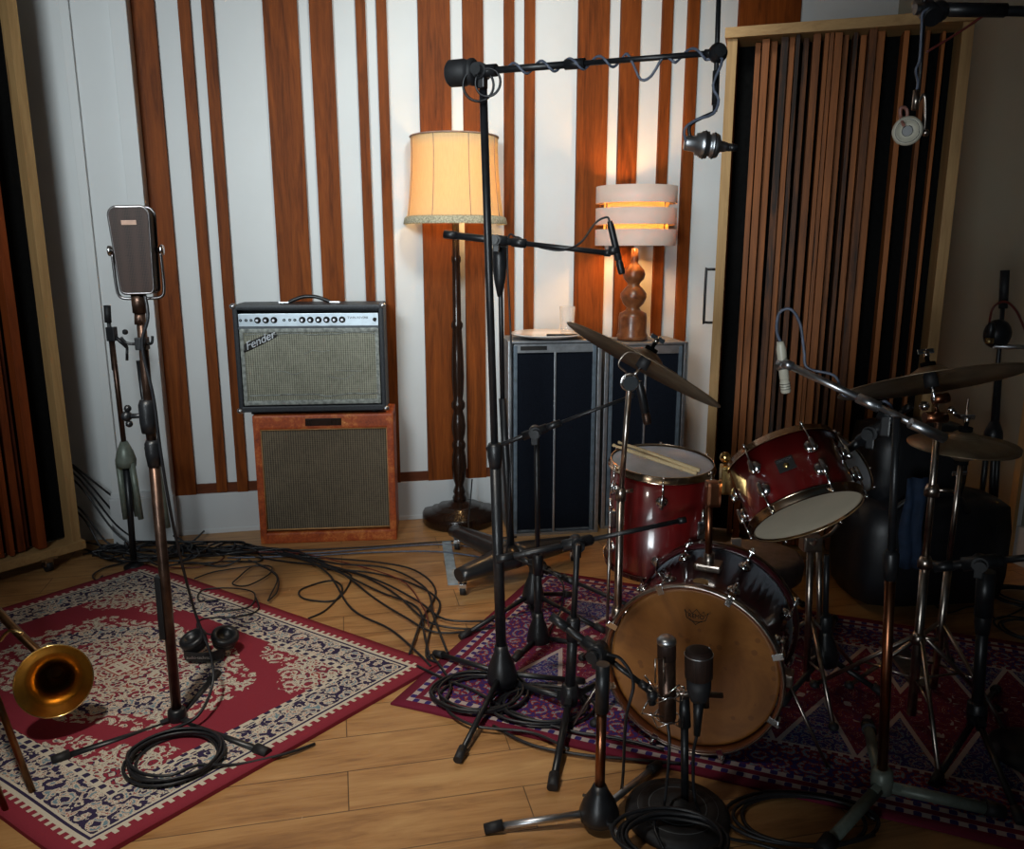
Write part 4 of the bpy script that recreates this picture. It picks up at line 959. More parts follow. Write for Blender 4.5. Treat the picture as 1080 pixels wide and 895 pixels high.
# ------------------------------------------------------------------ drums
m, nt, bs = newmat('dark_cherry_lacquer'); M_red = m
g_ = noise_tex(nt, coords(nt, 'Object', (8, 8, 1)), 3, 5)
nt.links.new(ramp(nt, g_, [(.3, (.085, .003, .003)), (.7, (.16, .007, .007))]), bs.inputs['Base Color']); bs.inputs['Roughness'].default_value = .3; bs.inputs['Coat Weight'].default_value = 1; bs.inputs['Coat Roughness'].default_value = .08
m, nt, bs = newmat('maroon_lacquer'); M_maroon = m
g_ = noise_tex(nt, coords(nt), 6, 4); nt.links.new(ramp(nt, g_, [(.3, (.045, .006, .009)), (.7, (.085, .010, .015))]), bs.inputs['Base Color']); bs.inputs['Roughness'].default_value = .3; bs.inputs['Coat Weight'].default_value = 1
M_hoop = mk('amber_tinted_chrome_hoop', (.55, .42, .30), .18, 1, .5, 9)
def headmat(name, c0, c1, sc1, stain=None):
    m, nt, bs = newmat(name); v = coords(nt); n1 = S(nt, noise_tex(nt, v, sc1, 6, .62, .6))
    nt.links.new(ramp(nt, n1, [(.30, c0), (.68, c1)]), bs.inputs['Base Color']); bs.inputs['Roughness'].default_value = .42
    if stain:
        base = bs.inputs['Base Color'].links[0].from_socket; vo = node(nt, 'ShaderNodeTexVoronoi'); vo.inputs['Scale'].default_value = 26; nt.links.new(v, vo.inputs['Vector'])
        n2 = S(nt, noise_tex(nt, v, 7, 3)); f = (S(nt, vo.outputs['Distance']).lt(.22) * n2.gt(.52)) * .5
        nt.links.new(mixc(nt, f, base, stain), bs.inputs['Base Color'])
    return m
M_head_w = headmat('coated_white_head', (.50, .56, .64), (.66, .72, .80), 9)
M_head_c = headmat('cream_resonant_head', (.62, .54, .40), (.72, .63, .48), 5)
M_head_a = headmat('amber_fibre_head', (.13, .042, .009), (.34, .135, .028), 4.5, (.12, .04, .012))
def drum(name, label, cat, M, R, depth, nl, top, bot, shell_mat=None, hoop='metal', lugs2=True, badge=None, hoop_mat=None, a_off=0.2, group=None, hoop2_mat=None):
    """M: frame, z from bottom head to top head, origin at bottom head"""
    shell_mat = shell_mat or M_red
    t = thing(name, label, cat, None, group, M); L = dict(parent=t, local=True)
    MB().lathe([(R, .004), (R, depth-.004), (R-.007, depth-.004), (R-.007, .004), (R, .004)], seg=64).build('shell', shell_mat, **L)
    for nm, h, s, mt in (('top_head', depth, 1, top), ('bottom_head', 0, -1, bot)):
        MB().lathe([(R+.003, h-s*.010), (R+.003, h-s*.001), (R-.004, h+s*.001), (R-.010, h-s*.001), (0, h-s*.001)], seg=64).build(nm, mt, **L)
    hm = hoop_mat or M_hoop
    for nm, h, s in (('top_hoop', depth, 1), ('bottom_hoop', 0, -1)):
        if hoop == 'metal':
            MB().lathe([(R+.012, h-s*.014), (R+.005, h-s*.014), (R+.004, h+s*.004), (R+.001, h+s*.007), (R+.002, h+s*.009), (R+.006, h+s*.007), (R+.0065, h-s*.009), (R+.012, h-s*.010), (R+.012, h-s*.014)], seg=64).build(nm, hm, **L)
        else:
            mm = hm if s < 0 or hoop2_mat is None else hoop2_mat
            q = MB().lathe([(R+.010, h-s*.014), (R+.017, h-s*.012), (R+.019, h+s*.004), (R+.017, h+s*.022), (R+.010, h+s*.024), (R+.0065, h+s*.020), (R+.0065, h-s*.012), (R+.010, h-s*.014)], seg=72).build(nm, mm, **L)
            MB().lathe([(R+.0195, h+s*.012), (R+.0205, h+s*.014), (R+.0205, h+s*.022), (R+.016, h+s*.0255), (R+.013, h+s*.025), (R+.017, h+s*.021), (R+.0195, h+s*.012)], seg=72).build('hoop_inlay', M_chrome_d, parent=q, local=True)
    for k in range(nl):
        a = a_off + 2*PI*k/nl; ca, sa = math.cos(a), math.sin(a); rad = V((ca, sa, 0)); Rz = Matrix.Rotation(a, 3, 'Z')
        for h, s in ((depth, 1), (0, -1)):
            hz = h - s*(min(.075, depth*.32)); q = MB()
            q.lathe([(0, 0), (.020, 0), (.021, .004), (.017, .010), (.012, .014), (0, .016)], rad*R + V((0, 0, hz)), rad, 20)
            q.lathe([(0, -.022), (.0065, -.020), (.0075, -.008), (.0075, .016), (.005, .022), (0, .022)], rad*(R+.016) + V((0, 0, hz)), (0, 0, 1), 12)
            lo = q.build('lug', M_chrome, **L)
            rr = R + (.0105 if hoop == 'metal' else .0245)
            q = MB(); q.cyl(rad*(R+.016) + V((0, 0, hz)), rad*rr + V((0, 0, h + s*.004)), .0028, seg=8); q.cyl(rad*rr + V((0, 0, h+s*.002)), rad*rr + V((0, 0, h+s*.012)), .0045, seg=8)
            if hoop != 'metal':
                q.box(rad*(R+.014) + V((0, 0, h + s*.027)), (.030, .018, .005), Rz, .001); q.box(rad*(R+.0265) + V((0, 0, h + s*.014)), (.006, .018, .030), Rz, .001)
                q.cyl(rad*(rr+.003) + V((0, -0, h+s*.028)), rad*(rr+.003) + V((0, 0, h+s*.040)), .004, seg=8)
            q.build('tension_rod' if hoop == 'metal' else 'claw', M_chrome, parent=lo, local=True)
    if badge is not None:
        a = badge; rad = V((math.cos(a), math.sin(a), 0)); q = MB(); hz = depth*.52
        q.box(rad*(R+.0012) + V((0, 0, hz)), (.003, .046, .038), Matrix.Rotation(a, 3, 'Z'), .001); bo = q.build('badge', M_ink, **L)
        Mb = Matrix(((-math.sin(a), 0, math.cos(a), 0), (math.cos(a), 0, math.sin(a), 0), (0, 1, 0, 0), (0, 0, 0, 1)))
        Mb = Matrix.Translation(rad*(R+.003) + V((0, 0, hz+.012))) @ Mb
        text('badge_lettering', 'GRETSCH', M_silver, bo, WM[t] @ Mb, .009)
        MB().lathe([(0, 0), (.008, 0), (.006, .003), (0, .004)], rad*(R+.003) + V((0, 0, hz-.004)), rad, 16).build('vent', M_gold, parent=bo, local=True)
    return t
# bass drum: z axis from the front head (towards the viewer) to the batter head
bf = fl(730, 704, .262); br_ = bf + V((.150, .330, -.004)); bax = (br_ - bf).normalized()
MBD = frame(bf, bax, V((1, 0, 0))); BR, BD = .234, .345
bass = drum('bass_drum', 'dark red bass drum with worn amber front head', 'drum', MBD, BR, BD, 8, M_head_w, M_head_a, shell_mat=M_maroon, hoop='wood', hoop_mat=mk('brown_maroon_hoop', (.13, .038, .014), .3, 0, .3, 20, 0, .5), hoop2_mat=M_maroon, a_off=PI/8)
Lb = dict(parent=bass, local=True)
def bloc(x, y, z): return V((x, y, z))
# find local angle that points up: local y axis vs world up
up_l = (MBD.inverted().to_3x3() @ V((0, 0, 1))); aup = math.atan2(up_l.y, up_l.x)
Rb = MBD.to_3x3()
# crown-shaped head logo with lettering
upw = V((0, 0, 1)); sidew = (-bax).cross(upw).normalized() * -1; sidew = upw.cross(-bax).normalized()
upp = (-bax).cross(sidew).normalized()
Mlogo = Matrix.Translation(bf - bax*.0035 + upp*.158 + sidew*.004) @ Matrix((sidew, upp, -bax)).transposed().to_4x4()
cr = [(-.033, .016), (-.024, .006), (-.020, .018), (-.012, .007), (0, .022), (.012, .007), (.020, .018), (.024, .006), (.033, .016), (.026, -.008), (.014, -.012), (0, -.024), (-.014, -.012), (-.026, -.008)]
q = MB(); q.tube([Mlogo @ V((x, y, .0006)) for x, y in cr], .0011, 5, 1, True); q.tube([Mlogo @ V((x, -.012 - .004*math.cos(x*90), .0006)) for x in (-.018, -.009, 0, .009, .018)], .0011, 5, 2)
q.build('head_logo', M_ink, bass); text('logo_lettering', 'REMO', M_ink, bass, Mlogo, .017, .0006)
# spurs
def bw(a, r, h): return MBD @ V((r*math.cos(aup+a), r*math.sin(aup+a), h))
for s_ in (-1, 1):
    a = s_*1.75; p = bw(a, BR+.012, .14); f_ = bw(a, BR+.17, .04); 
    tip = V((p.x + (f_.x-p.x)*.9, p.y - .12, .012))
    sp = MB().cyl(p - (tip-p).normalized()*.07, tip, .006, .0045, 10).box(p, (.04, .04, .05), axes(bax), .006).build('spur', M_chrome_d, bass)
    MB().cyl(tip, tip + (tip-p).normalized()*.012, .007, .002, 8).build('spur_tip', M_rubber, sp)
# tom post and bracket on top
pp_ = bw(0, BR+.002, .17); top_ = V(at(748, 522, pp_.y)); 
k = MB(); k.box(pp_ + V((0, 0, .010)), (.075, .06, .022), axes((0, 0, 1), sidew), .006); k.cyl(pp_, pp_ + V((0, 0, .05)), .016); k.build('post_mount', M_chrome_d, bass)
k = MB().cyl(pp_, top_, .0105, seg=14).build('tom_post', M_copper, bass)
k = MB(); k.box(top_ + V((.01, 0, .005)), (.042, .045, .075), None, .010); k.build('post_clamp', M_copper, bass)
brk = at(768, 505, pp_.y - .01)
MB().cyl(top_ + V((.01, 0, .02)), brk, .011).box(brk, (.046, .04, .085), None, .008).ball(at(765, 482, pp_.y), .016).build('tom_bracket', M_brass, bass)
MB().tube([brk, at(778, 500, pp_.y-.02), at(790, 505, pp_.y-.02)], .009, 8).build('tom_arm', M_chrome_d, bass)
MB().cyl(bw(.0, BR+.001, .06), bw(.0, BR+.004, .06), .022, seg=20).build('badge', M_gold, bass)
# tom
tc_b = at(851, 543, 2.10); tax = camdir(-.215, .84, .50); tt_ = frame(tc_b, tax)
vl = tt_.inverted().to_3x3() @ (V((0, 0, CAM_H)) - tc_b); av = math.atan2(vl.y, vl.x)
tom = drum('rack_tom', 'dark red tom tilted over the bass drum, its cream underside facing the viewer', 'drum', tt_, .150, .190, 6, M_head_w, M_head_c, badge=None, a_off=av+.02+PI/6)
vl = tt_.inverted().to_3x3() @ (V((0, 0, CAM_H)) - tc_b); av = math.atan2(vl.y, vl.x)
# badge on the side facing the viewer
def add_badge(t, Mw, a, R, hz):
    rad = V((math.cos(a), math.sin(a), 0)); bo = MB().box(rad*(R+.0012) + V((0, 0, hz)), (.003, .046, .038), Matrix.Rotation(a, 3, 'Z'), .001).build('badge', M_ink, t, True)
    Mb = Matrix(((-math.sin(a), 0, math.cos(a), 0), (math.cos(a), 0, math.sin(a), 0), (0, 1, 0, 0), (0, 0, 0, 1)))
    text('badge_lettering', 'GRETSCH', M_silver, bo, Mw @ Matrix.Translation(rad*(R+.003) + V((0, 0, hz+.012))) @ Mb, .009)
    MB().lathe([(0, 0), (.008, 0), (.006, .003), (0, .004)], rad*(R+.003) + V((0, 0, hz-.004)), rad, 16).build('vent', M_gold, bo, True)
add_badge(tom, tt_, av + .02, .150, .10)
# floor tom
Yf = 2.62; ftz = at(701, 487, Yf).z; fo_ = V((at(701, 487, Yf).x, Yf, 0)); FD = .36
ftax = V((.02, -.085, 1)).normalized(); Mf = frame(V((fo_.x - .03*.3, Yf, ftz)) - ftax*FD, ftax)
ft_ = drum('floor_tom', 'dark red floor tom with white head and drumsticks on it', 'drum', Mf, .168, FD, 6, M_head_w, M_head_c, a_off=-PI/2 - .15)
for a in (PI*1.12, PI*1.72, PI*.45):
    rad = V((math.cos(a), math.sin(a), 0)); p = Mf @ (rad*.186 + V((0, 0, .20))); b0 = V((p.x, p.y, .02))
    lo = MB().cyl(p, b0, .0055, seg=10).build('leg', M_chrome_d, ft_); MB().cyl(p + V((0, 0, .05)), p, .0055, seg=10).box(p + V((0, 0, -.02)) - (Mf.to_3x3() @ rad)*.008, (.026, .03, .06), None, .006).build('leg_bracket', M_chrome, ft_)
    MB().cyl(b0 + V((0, 0, .02)), b0 - V((0, 0, .012)), .010, .013, 12).build('rubber_foot', M_rubber, lo)
# drumsticks on the floor tom
def stick(label, a, b, r=.0072):
    a, b = V(a), V(b); L = (b-a).length
    t = MB().lathe([(0, 0), (r*.8, .001), (r, .006), (r, L*.72), (r*.55, L*.955), (r*.5, L*.965), (r*.8, L*.975), (r*.75, L*.992), (0, L)], a, (b-a), 14).build('drumstick', M_stick)
    return tag(t, label, 'drumstick')
M_stick = wood('hickory', (.50, .36, .19), (.68, .52, .30), 3, .45, 'x', 0, False)
zt2 = ftz + .018
def onhead(px_, py_, dz=0.0):
    d = ray(px_, py_); n_ = ftax; c_ = Mf @ V((0, 0, FD)) + n_*(.018 + dz)
    return V((0, 0, CAM_H)) + d * (((c_ - V((0, 0, CAM_H))).dot(n_)) / d.dot(n_))
stick('drumstick lying front-most across the white floor tom head', onhead(735, 499, .008), onhead(646, 469, .008))
stick('drumstick lying just behind the other on the floor tom head', onhead(738, 496, .020), onhead(652, 466, .010))
# snare with white head seen behind the tom
ss = at(896, 488, 2.85); sax = camdir(.50, .45, -.55)
Ms = frame(ss - sax*.13, sax); sn = drum('snare_drum', 'tilted snare drum with a white head half hidden behind the red tom', 'drum', Ms, .115, .13, 8, M_head_w, M_head_c, shell_mat=mk('dark_metal_shell', (.08, .08, .09), .3, .8))
# grey shell and white tag behind the bass drum: practice stool seat
cs_ = at(800, 585, 2.95)
t = thing('drum_stool', 'grey padded drum stool behind the bass drum with a white tag', 'stool', V((cs_.x, cs_.y, 0)))
MB().lathe([(0, -.09), (.15, -.09), (.165, -.075), (.17, -.02), (.165, .0), (.14, .012), (0, .016)], cs_, seg=40).build('seat', mk('grey_mauve_vinyl', (.17, .14, .14), .45), t)
MB().cyl(V((cs_.x, cs_.y, .16)), cs_ - V((0, 0, .09)), .014).build('post', M_chrome_d, t)
for k in range(3):
    a = k*2*PI/3 + .4; e_ = V((cs_.x + .24*math.cos(a), cs_.y + .24*math.sin(a), .012)); lo = MB().cyl(V((cs_.x, cs_.y, .26)), e_, .009).build('leg', M_chrome_d, t); MB().ball(e_, .014).build('rubber_foot', M_rubber, lo)
w_ = at(776, 575, cs_.y-.16); MB().box(w_, (.035, .012, .055), None, .002).build('tag', M_white, t, label='white paper tag')
# ------------------------------------------------------------------ cymbals
m, nt, bs = newmat('aged_bronze_cymbal'); M_cym = m
tc = node(nt, 'ShaderNodeTexCoord'); sp = node(nt, 'ShaderNodeSeparateXYZ'); nt.links.new(tc.outputs['Object'], sp.inputs[0]); x_, y_ = S(nt, sp.outputs[0]), S(nt, sp.outputs[1])
rad_ = (x_*x_ + y_*y_).sqrt(); gr_ = (rad_ * 1500.0).sin() * .5 + .5; nn = S(nt, noise_tex(nt, tc.outputs['Object'], 9, 5, .6))
nt.links.new(ramp(nt, nn * .7 + gr_ * .15, [(.25, (.20, .14, .09)), (.6, (.45, .36, .24))]), bs.inputs['Base Color']); bs.inputs['Metallic'].default_value = .85; bs.inputs['Roughness'].default_value = .42; bump(nt, bs, gr_, .0004, .5)
def cymbal(label, c, axis, R, bell=.055, name='cymbal'):
    """axis points out of the bell side; the object's origin is the hole"""
    M = frame(c, axis); t = thing(name, label, 'cymbal', None, None, M)
    pr = [(.006, .030), (bell*.5, .027), (bell*.85, .016), (bell, .008), (bell*1.25, .004), (R*.6, -.004), (R, -.018)]
    MB().lathe(pr + [(r, h-.0018) for r, h in pr[::-1]] + [pr[0]], seg=72).build('plate', M_cym, t, True)
    MB().lathe([(0, .028), (.020, .028), (.020, .040), (.006, .042), (.006, .06), (0, .06)], seg=18).build('felt', M_void, t, True)
    MB().lathe([(0, -.03), (.019, -.03), (.019, -.001), (.012, .018), (0, .02)], seg=18).build('lower_felt', M_rubber, t, True)
    MB().cyl((0, 0, .055), (0, 0, .072), .008, seg=12).box((.012, 0, .072), (.022, .005, .014), None, .002).box((-.012, 0, .072), (.022, .005, .014), None, .002).build('wing_nut', M_chrome, t, True)
    return M
cyl_l = at(681, 379, 2.42); axl = camdir(.49, .87, -.055)
cymbal('large bronze cymbal tilted steeply above the floor tom, left of the kit', cyl_l, axl, .262)
cyl_r = at(981, 397, 2.22); axr = camdir(-.10, .98, .135)
cymbal('large bronze cymbal above the hi-hat at the right of the kit', cyl_r, axr, .245)
# cymbal stands
def legs3(t, hub, feet, brace=True, mat=None, r=.007):
    mat = mat or M_chrome_d
    for f in feet:
        f = V(f); lo = MB().cyl(hub + V((0, 0, .10)), f + V((0, 0, .012)), r, seg=10).build('leg', mat, t)
        if brace: MB().cyl(hub - V((0, 0, .05)), lerp(hub + V((0, 0, .10)), f, .5), .004, seg=8).build('brace', mat, lo)
        MB().ball(f + V((0, 0, .012)), .016, 10).build('rubber_foot', M_rubber, lo)
Yc = 2.40
jn = at(664, 403, Yc); bs_ = V((at(650, 690, Yc).x, Yc, 0))
t = thing('cymbal_stand', 'chrome cymbal stand in front of the floor tom', 'cymbal stand', bs_)
MB().cyl(bs_ + V((0, 0, .03)), at(655, 520, Yc), .0125, seg=12).build('lower_tube', M_chrome_d, t)
MB().cyl(at(655, 520, Yc), jn, .0085, seg=12).build('upper_tube', M_chrome_d, t)
MB().lathe([(0, -.03), (.017, -.028), (.018, .0), (.012, .012), (0, .012)], at(655, 518, Yc), seg=14).cyl(at(655, 519, Yc), at(668, 517, Yc), .006).build('clutch', M_chrome_d, t)
MB().cyl(jn - V((0, .02, 0)), jn + V((0, .02, 0)), .022, seg=24).torus(jn, (0, 1, 0), .026, .003, 24, 6).build('tilter', M_chrome, t)
MB().cyl(jn, cyl_l - axl*.01, .0055, seg=10).build('tilter_rod', M_chrome, t)
MB().tube([jn + V((-.01, 0, .03)), jn + V((-.035, 0, .055)), jn + V((-.01, 0, .09)), jn + V((.03, 0, .085))], .003, 6).build('tilter_loop', M_chrome_d, t)
MB().cyl(at(652, 640, Yc), at(651, 655, Yc), .020, seg=14).build('hub', M_chrome_d, t)
legs3(t, V((bs_.x, Yc, .12)), [bs_ + V((.22*math.cos(a), .22*math.sin(a), 0)) for a in (2.0, 4.3, 6.1)])
# right cymbal stand, heavy double-braced
Yr = 2.22; b2 = V((at(965, 720, Yr).x, Yr, 0)); jt = at(990, 440, Yr)
t = thing('cymbal_stand', 'heavy chrome cymbal stand with many clamps under the right cymbal', 'cymbal stand', b2)
MB().cyl(b2 + V((0, 0, .03)), lerp(b2, jt, .55), .0135).build('lower_tube', M_chrome_d, t); MB().cyl(lerp(b2, jt, .5), jt, .0095).build('upper_tube', M_chrome_d, t)
MB().cyl(jt, cyl_r - axr*.02, .006).build('tilter_rod', M_chrome, t)
MB().cyl(at(975, 440, Yr), at(998, 440, Yr), .016).cyl(at(984, 421, Yr), at(1000, 419, Yr), .014).build('tilter', M_copper, t)
MB().ball(at(975, 428, Yr), .014).ball(at(1003, 432, Yr), .010).cyl(at(1003, 432, Yr), at(1012, 440, Yr), .007).build('wing_screw', M_chrome, t)
for f_ in (.30, .55, .78): MB().lathe([(0, -.022), (.020, -.02), (.021, .0), (.014, .016), (0, .016)], lerp(b2, jt, f_), (jt-b2), 14).cyl(lerp(b2, jt, f_), lerp(b2, jt, f_) + V((.05, -.02, 0)), .006).build('clamp', M_chrome_d, t)
legs3(t, V((b2.x, Yr, .20)), [b2 + V((.30*math.cos(a), .30*math.sin(a), 0)) for a in (.2, 2.4, 4.5)])
# hi-hat
Yh = 2.38; hh = at(1016, 468, Yh); b3 = V((at(985, 700, Yh).x, Yh, 0)); axh = V((.0, -.04, 1)); 
cymbal('hi-hat top cymbal at the far right of the kit, below the large cymbal', hh + V((0, 0, .012)), (0.02, -.03, 1), .155, .045, 'hi_hat_cymbal')
cymbal('hi-hat bottom cymbal, upside down under its twin at the right of the kit', hh - V((0, 0, .022)), (.02, .03, -1), .155, .045, 'hi_hat_cymbal')
t = thing('hi_hat_stand', 'chrome hi-hat stand with pedal behind the heavy cymbal stand', 'hi-hat stand', V((hh.x, Yh, 0)))
b3 = V((hh.x, Yh, 0))
MB().cyl(b3 + V((0, 0, .03)), b3 + V((0, 0, .45)), .012).build('lower_tube', M_chrome_d, t); MB().cyl(b3 + V((0, 0, .45)), hh - V((0, 0, .05)), .008).build('upper_tube', M_chrome_d, t)
MB().cyl(hh - V((0, 0, .05)), hh + V((0, 0, .14)), .003, seg=8).build('pull_rod', M_chrome, t)
legs3(t, V((b3.x, Yh, .16)), [b3 + V((.26*math.cos(a), .26*math.sin(a), 0)) for a in (.9, 3.0, 5.1)])
MB().box(b3 + V((-.02, .14, .035)), (.08, .26, .012), Matrix.Rotation(.12, 3, 'X'), .003).build('pedal', M_chrome_d, t)
# snare/percussion stand with three thin chrome tubes under the tom
Yt = 2.42; b4 = V((at(852, 700, Yt).x, Yt, 0)); t = thing('snare_stand', 'chrome drum stand directly under the red tom', 'drum stand', b4)
tp4 = at(855, 572, Yt)
MB().cyl(b4 + V((0, 0, .03)), tp4, .011).build('lower_tube', M_chrome_d, t); MB().cyl(at(864, 690, Yt+.03), at(864, 580, Yt+.03), .009).build('side_tube', M_chrome_d, t)
MB().box(tp4, (.06, .05, .05), None, .008).build('basket_hub', M_chrome_d, t)
for a in (.3, 2.4, 4.5): MB().tube([tp4, tp4 + V((.07*math.cos(a), .07*math.sin(a), .02)), tp4 + V((.10*math.cos(a), .10*math.sin(a), .05))], .006, 8, 3).build('basket_arm', M_chrome_d, t)
legs3(t, V((b4.x, Yt, .15)), [b4 + V((.24*math.cos(a), .24*math.sin(a), 0)) for a in (.5, 2.6, 4.7)])
# black boom arm on its own stand passing right of the tom
Yk = 2.45; b5 = V((at(880, 700, Yk).x, Yk, 0)); top5 = at(905, 462, Yk)
tK, hK = stand('black stand between the tom and the copper-tubed stand, its arm rising right', V((at(872, 690, Yk).x, Yk, 0)), at(872, 585, Yk), [fl(825, 745), fl(930, 735), fl(880, 655)], r_lo=.017, split=.5, hub_z=.12)
boom(tK, at(894, 474, Yk-.2), at(960, 428, Yk-.3), .4, .010)
# dark clamps near the silver arm
for (px1, py1, px2, py2, r_) in ():
    pass
# bass drum pedal behind and grey tambourine-like rings
pb = bw(PI, BR, BD+.05); t = thing('bass_drum_pedal', 'chrome and black bass drum pedal behind the bass drum', 'pedal', V((pb.x, pb.y, 0)))
MB().box(V((pb.x+.06, pb.y+.14, .035)), (.09, .26, .012), Matrix.Rotation(.15, 3, 'X'), .003).build('footboard', M_chrome_d, t)
for s_ in (-.07, .07): MB().cyl(V((pb.x+.03+s_, pb.y+.05, .0)), V((pb.x+.03+s_, pb.y+.03, .2)), .008).build('upright', M_chrome_d, t)
# armchair / big black bag at the right behind the kit
M_leather = mk('dark_leather', (.010, .011, .014), .42, 0, .3, 12, .002)
cx = at(968, 560, 3.15); t = thing('equipment_bag', 'large rounded black bag standing on the floor behind the hi-hat', 'bag', V((cx.x, cx.y, 0)))
s_ = MB().box(V((cx.x, cx.y, .235)), (.62, .36, .45), Matrix.Rotation(.1, 3, 'Z'), .13)
for f in s_.bm.faces: f.smooth = True
s_.build('body', M_leather, t)
s_ = MB().box(V((cx.x-.06, cx.y+.03, .58)), (.40, .26, .34), Matrix.Rotation(.1, 3, 'Z'), .10)
for f in s_.bm.faces: f.smooth = True
s_.build('top_bag', M_leather, t)
MB().tube([V((cx.x-.2, cx.y-.16, .42)), V((cx.x-.12, cx.y-.2, .50)), V((cx.x+.02, cx.y-.2, .50)), V((cx.x+.1, cx.y-.16, .42))], .012, 8).build('strap', M_black, t)
# blue cloth hanging between
bc_ = at(963, 552, 2.9); s_ = MB()
for i in range(7):
    for j in range(9): pass
vs = [[s_.bm.verts.new(bc_ + V(((i-3)*.014 + .004*math.sin(j*1.3), .012*math.sin(i*1.9+j*.5), (j-4)*.045))) for i in range(7)] for j in range(9)]
for j in range(8):
    for i in range(6): f = s_.bm.faces.new((vs[j][i], vs[j][i+1], vs[j+1][i+1], vs[j+1][i])); f.smooth = True
o = s_.build('cloth', mk('dark_blue_cloth', (.012, .03, .07), .8)); so = o.modifiers.new('s', 'SOLIDIFY'); so.thickness = .004
tag(o, 'dark blue cloth hanging behind the copper-brown stand tube', 'cloth')
# ------------------------------------------------------------------ cables
def wire(pts, r=.0042, mat=None, label='', group=None, seg=6, sub=6):
    o = MB().tube(pts, r, seg, sub).build('cable', mat or M_cable); tag(o, label, 'cable', group); return o
def fpts(L, r=.0042, z=0.0, jit=0.0):
    return [fl(x, y, z + r + .001 + random.random()*jit) for x, y in L]
random.seed(21)
def plug(p, d, parent_label=None): pass
# bundle along the foot of the wall, from the left screen to the second rug
G1 = 'black cables bundled along the foot of the striped wall'
trunk = [(92, 578), (120, 584), (160, 582), (205, 580), (250, 580), (300, 586)]
ends = [[(345, 597), (392, 605), (430, 612), (462, 632), (455, 662), (448, 690), (462, 700)], [(340, 590), (400, 592), (440, 600), (458, 625), (446, 655), (430, 690)],
        [(350, 600), (400, 622), (438, 640), (448, 672), (455, 695)], [(338, 594), (395, 612), (440, 632), (470, 652), (520, 656)], [(345, 604), (372, 640), (410, 662), (440, 690), (455, 702)],
        [(350, 598), (385, 608), (420, 628), (455, 655), (500, 665)], [(352, 601), (395, 630), (428, 650), (462, 668), (530, 660)], [(350, 592), (410, 600), (448, 618), (457, 650), (470, 690)]]
for i, e in enumerate(ends):
    j = random.Random(i); pts = [(x + j.uniform(-6, 6), y + j.uniform(-9, 9)) for x, y in trunk] + [(x + j.uniform(-2, 2), y + j.uniform(-2, 2)) for x, y in e]
    wire(fpts(pts, .0045, .0, .022), .0045, M_cable, 'black cable in the long bundle running past the amplifiers to the purple rug', G1)
G2 = 'cables crossing the floor in front of the tweed cabinet'
for i, L in enumerate(([(255, 583), (330, 583), (420, 576), (472, 574), (520, 580)], [(240, 588), (320, 586), (400, 582), (470, 582), (530, 592)], [(230, 576), (300, 580), (380, 577), (450, 572), (545, 566)])):
    wire(fpts(L, .004, 0, .008), .004, M_cable_g if i < 2 else M_cable, ('black' if i == 2 else 'dark grey') + ' cable running straight in front of the tweed cabinet to the speakers' , G2)
# tangle in the corner
G3 = 'tangled black cables in the corner by the white pier'
for i in range(13):
    j = random.Random(100+i); cx_, cy_ = j.uniform(125, 235), j.uniform(568, 590); n_ = 9; a0_ = j.uniform(0, 6); L = []
    for k in range(n_):
        a = a0_ + k*.75; rr = j.uniform(16, 46); L.append((max(97, cx_ + rr*math.cos(a)*1.15), min(598, max(571, cy_ + rr*.30*math.sin(a)))))
    wire(fpts(L, .0045, 0, .05), .0045, M_cable, 'black cable tangled in the corner by the white pier', G3)
# cables falling from behind the left screen
G4 = 'black cables hanging down from behind the left screen'
for i, (x0, y0, x1, y1) in enumerate(((83, 495, 190, 560), (84, 505, 150, 572), (84, 512, 148, 580), (86, 538, 130, 578), (87, 545, 120, 583), (85, 500, 158, 566))):
    p0 = at(x0, y0, 3.68); p2 = fl(x1, y1, .01); mid = lerp(p0, p2, .55) - V((0, 0, .05)); mid.z = max(mid.z, .02)
    wire([p0 + V((-.15, .02, .12)), p0, mid, p2], .005, M_cable, 'black cable hanging from behind the left screen down to the floor', G4)
wire(fpts([(182, 578), (172, 590), (180, 598), (215, 597), (236, 588), (228, 580)], .003), .003, M_cable_r, 'thin dark red cable loop at the back corner of the red rug')
wire(fpts([(240, 583), (300, 582), (350, 590), (420, 610), (446, 640), (452, 660)], .003, .02), .003, M_cable_r, 'thin dark red cable among the black bundle')
wire(fpts([(108, 607), (102, 612), (98, 606), (112, 598), (137, 592), (150, 588)], .004, .006), .004, M_cable, 'black cable end curling at the back edge of the red rug')
wire(fpts([(215, 560), (200, 572), (186, 566), (176, 562)], .004, .03), .005, M_cable, 'short stiff black cable sticking up by the skirting')
# loops on the floor and on the rug edge
wire(fpts([(262, 590), (290, 604), (293, 622), (283, 633), (285, 628), (292, 608), (270, 596), (250, 610), (246, 616), (262, 617), (285, 604), (280, 596), (230, 602), (205, 610)], .0035, .012), .0035, M_cable, 'thin black cable looping at the back right edge of the red rug')
wire(fpts([(270, 630), (272, 643), (250, 650), (215, 652), (208, 660), (218, 668), (232, 668)], .0032, .014), .0032, M_cable, 'thin black headphone lead curling back from the headphones')
wire(fpts([(232, 632), (210, 633), (214, 622), (245, 620), (268, 625), (262, 640), (225, 645)], .0032, .014), .0032, M_cable, 'thin black lead looped on the navy border of the red rug')
wire(fpts([(325, 652), (345, 642), (361, 622), (350, 612), (320, 620), (316, 628), (330, 633), (355, 632), (370, 612), (366, 604), (345, 600)], .004), .004, M_cable, 'black cable loop on bare floor between the red rug and the tweed cabinet')
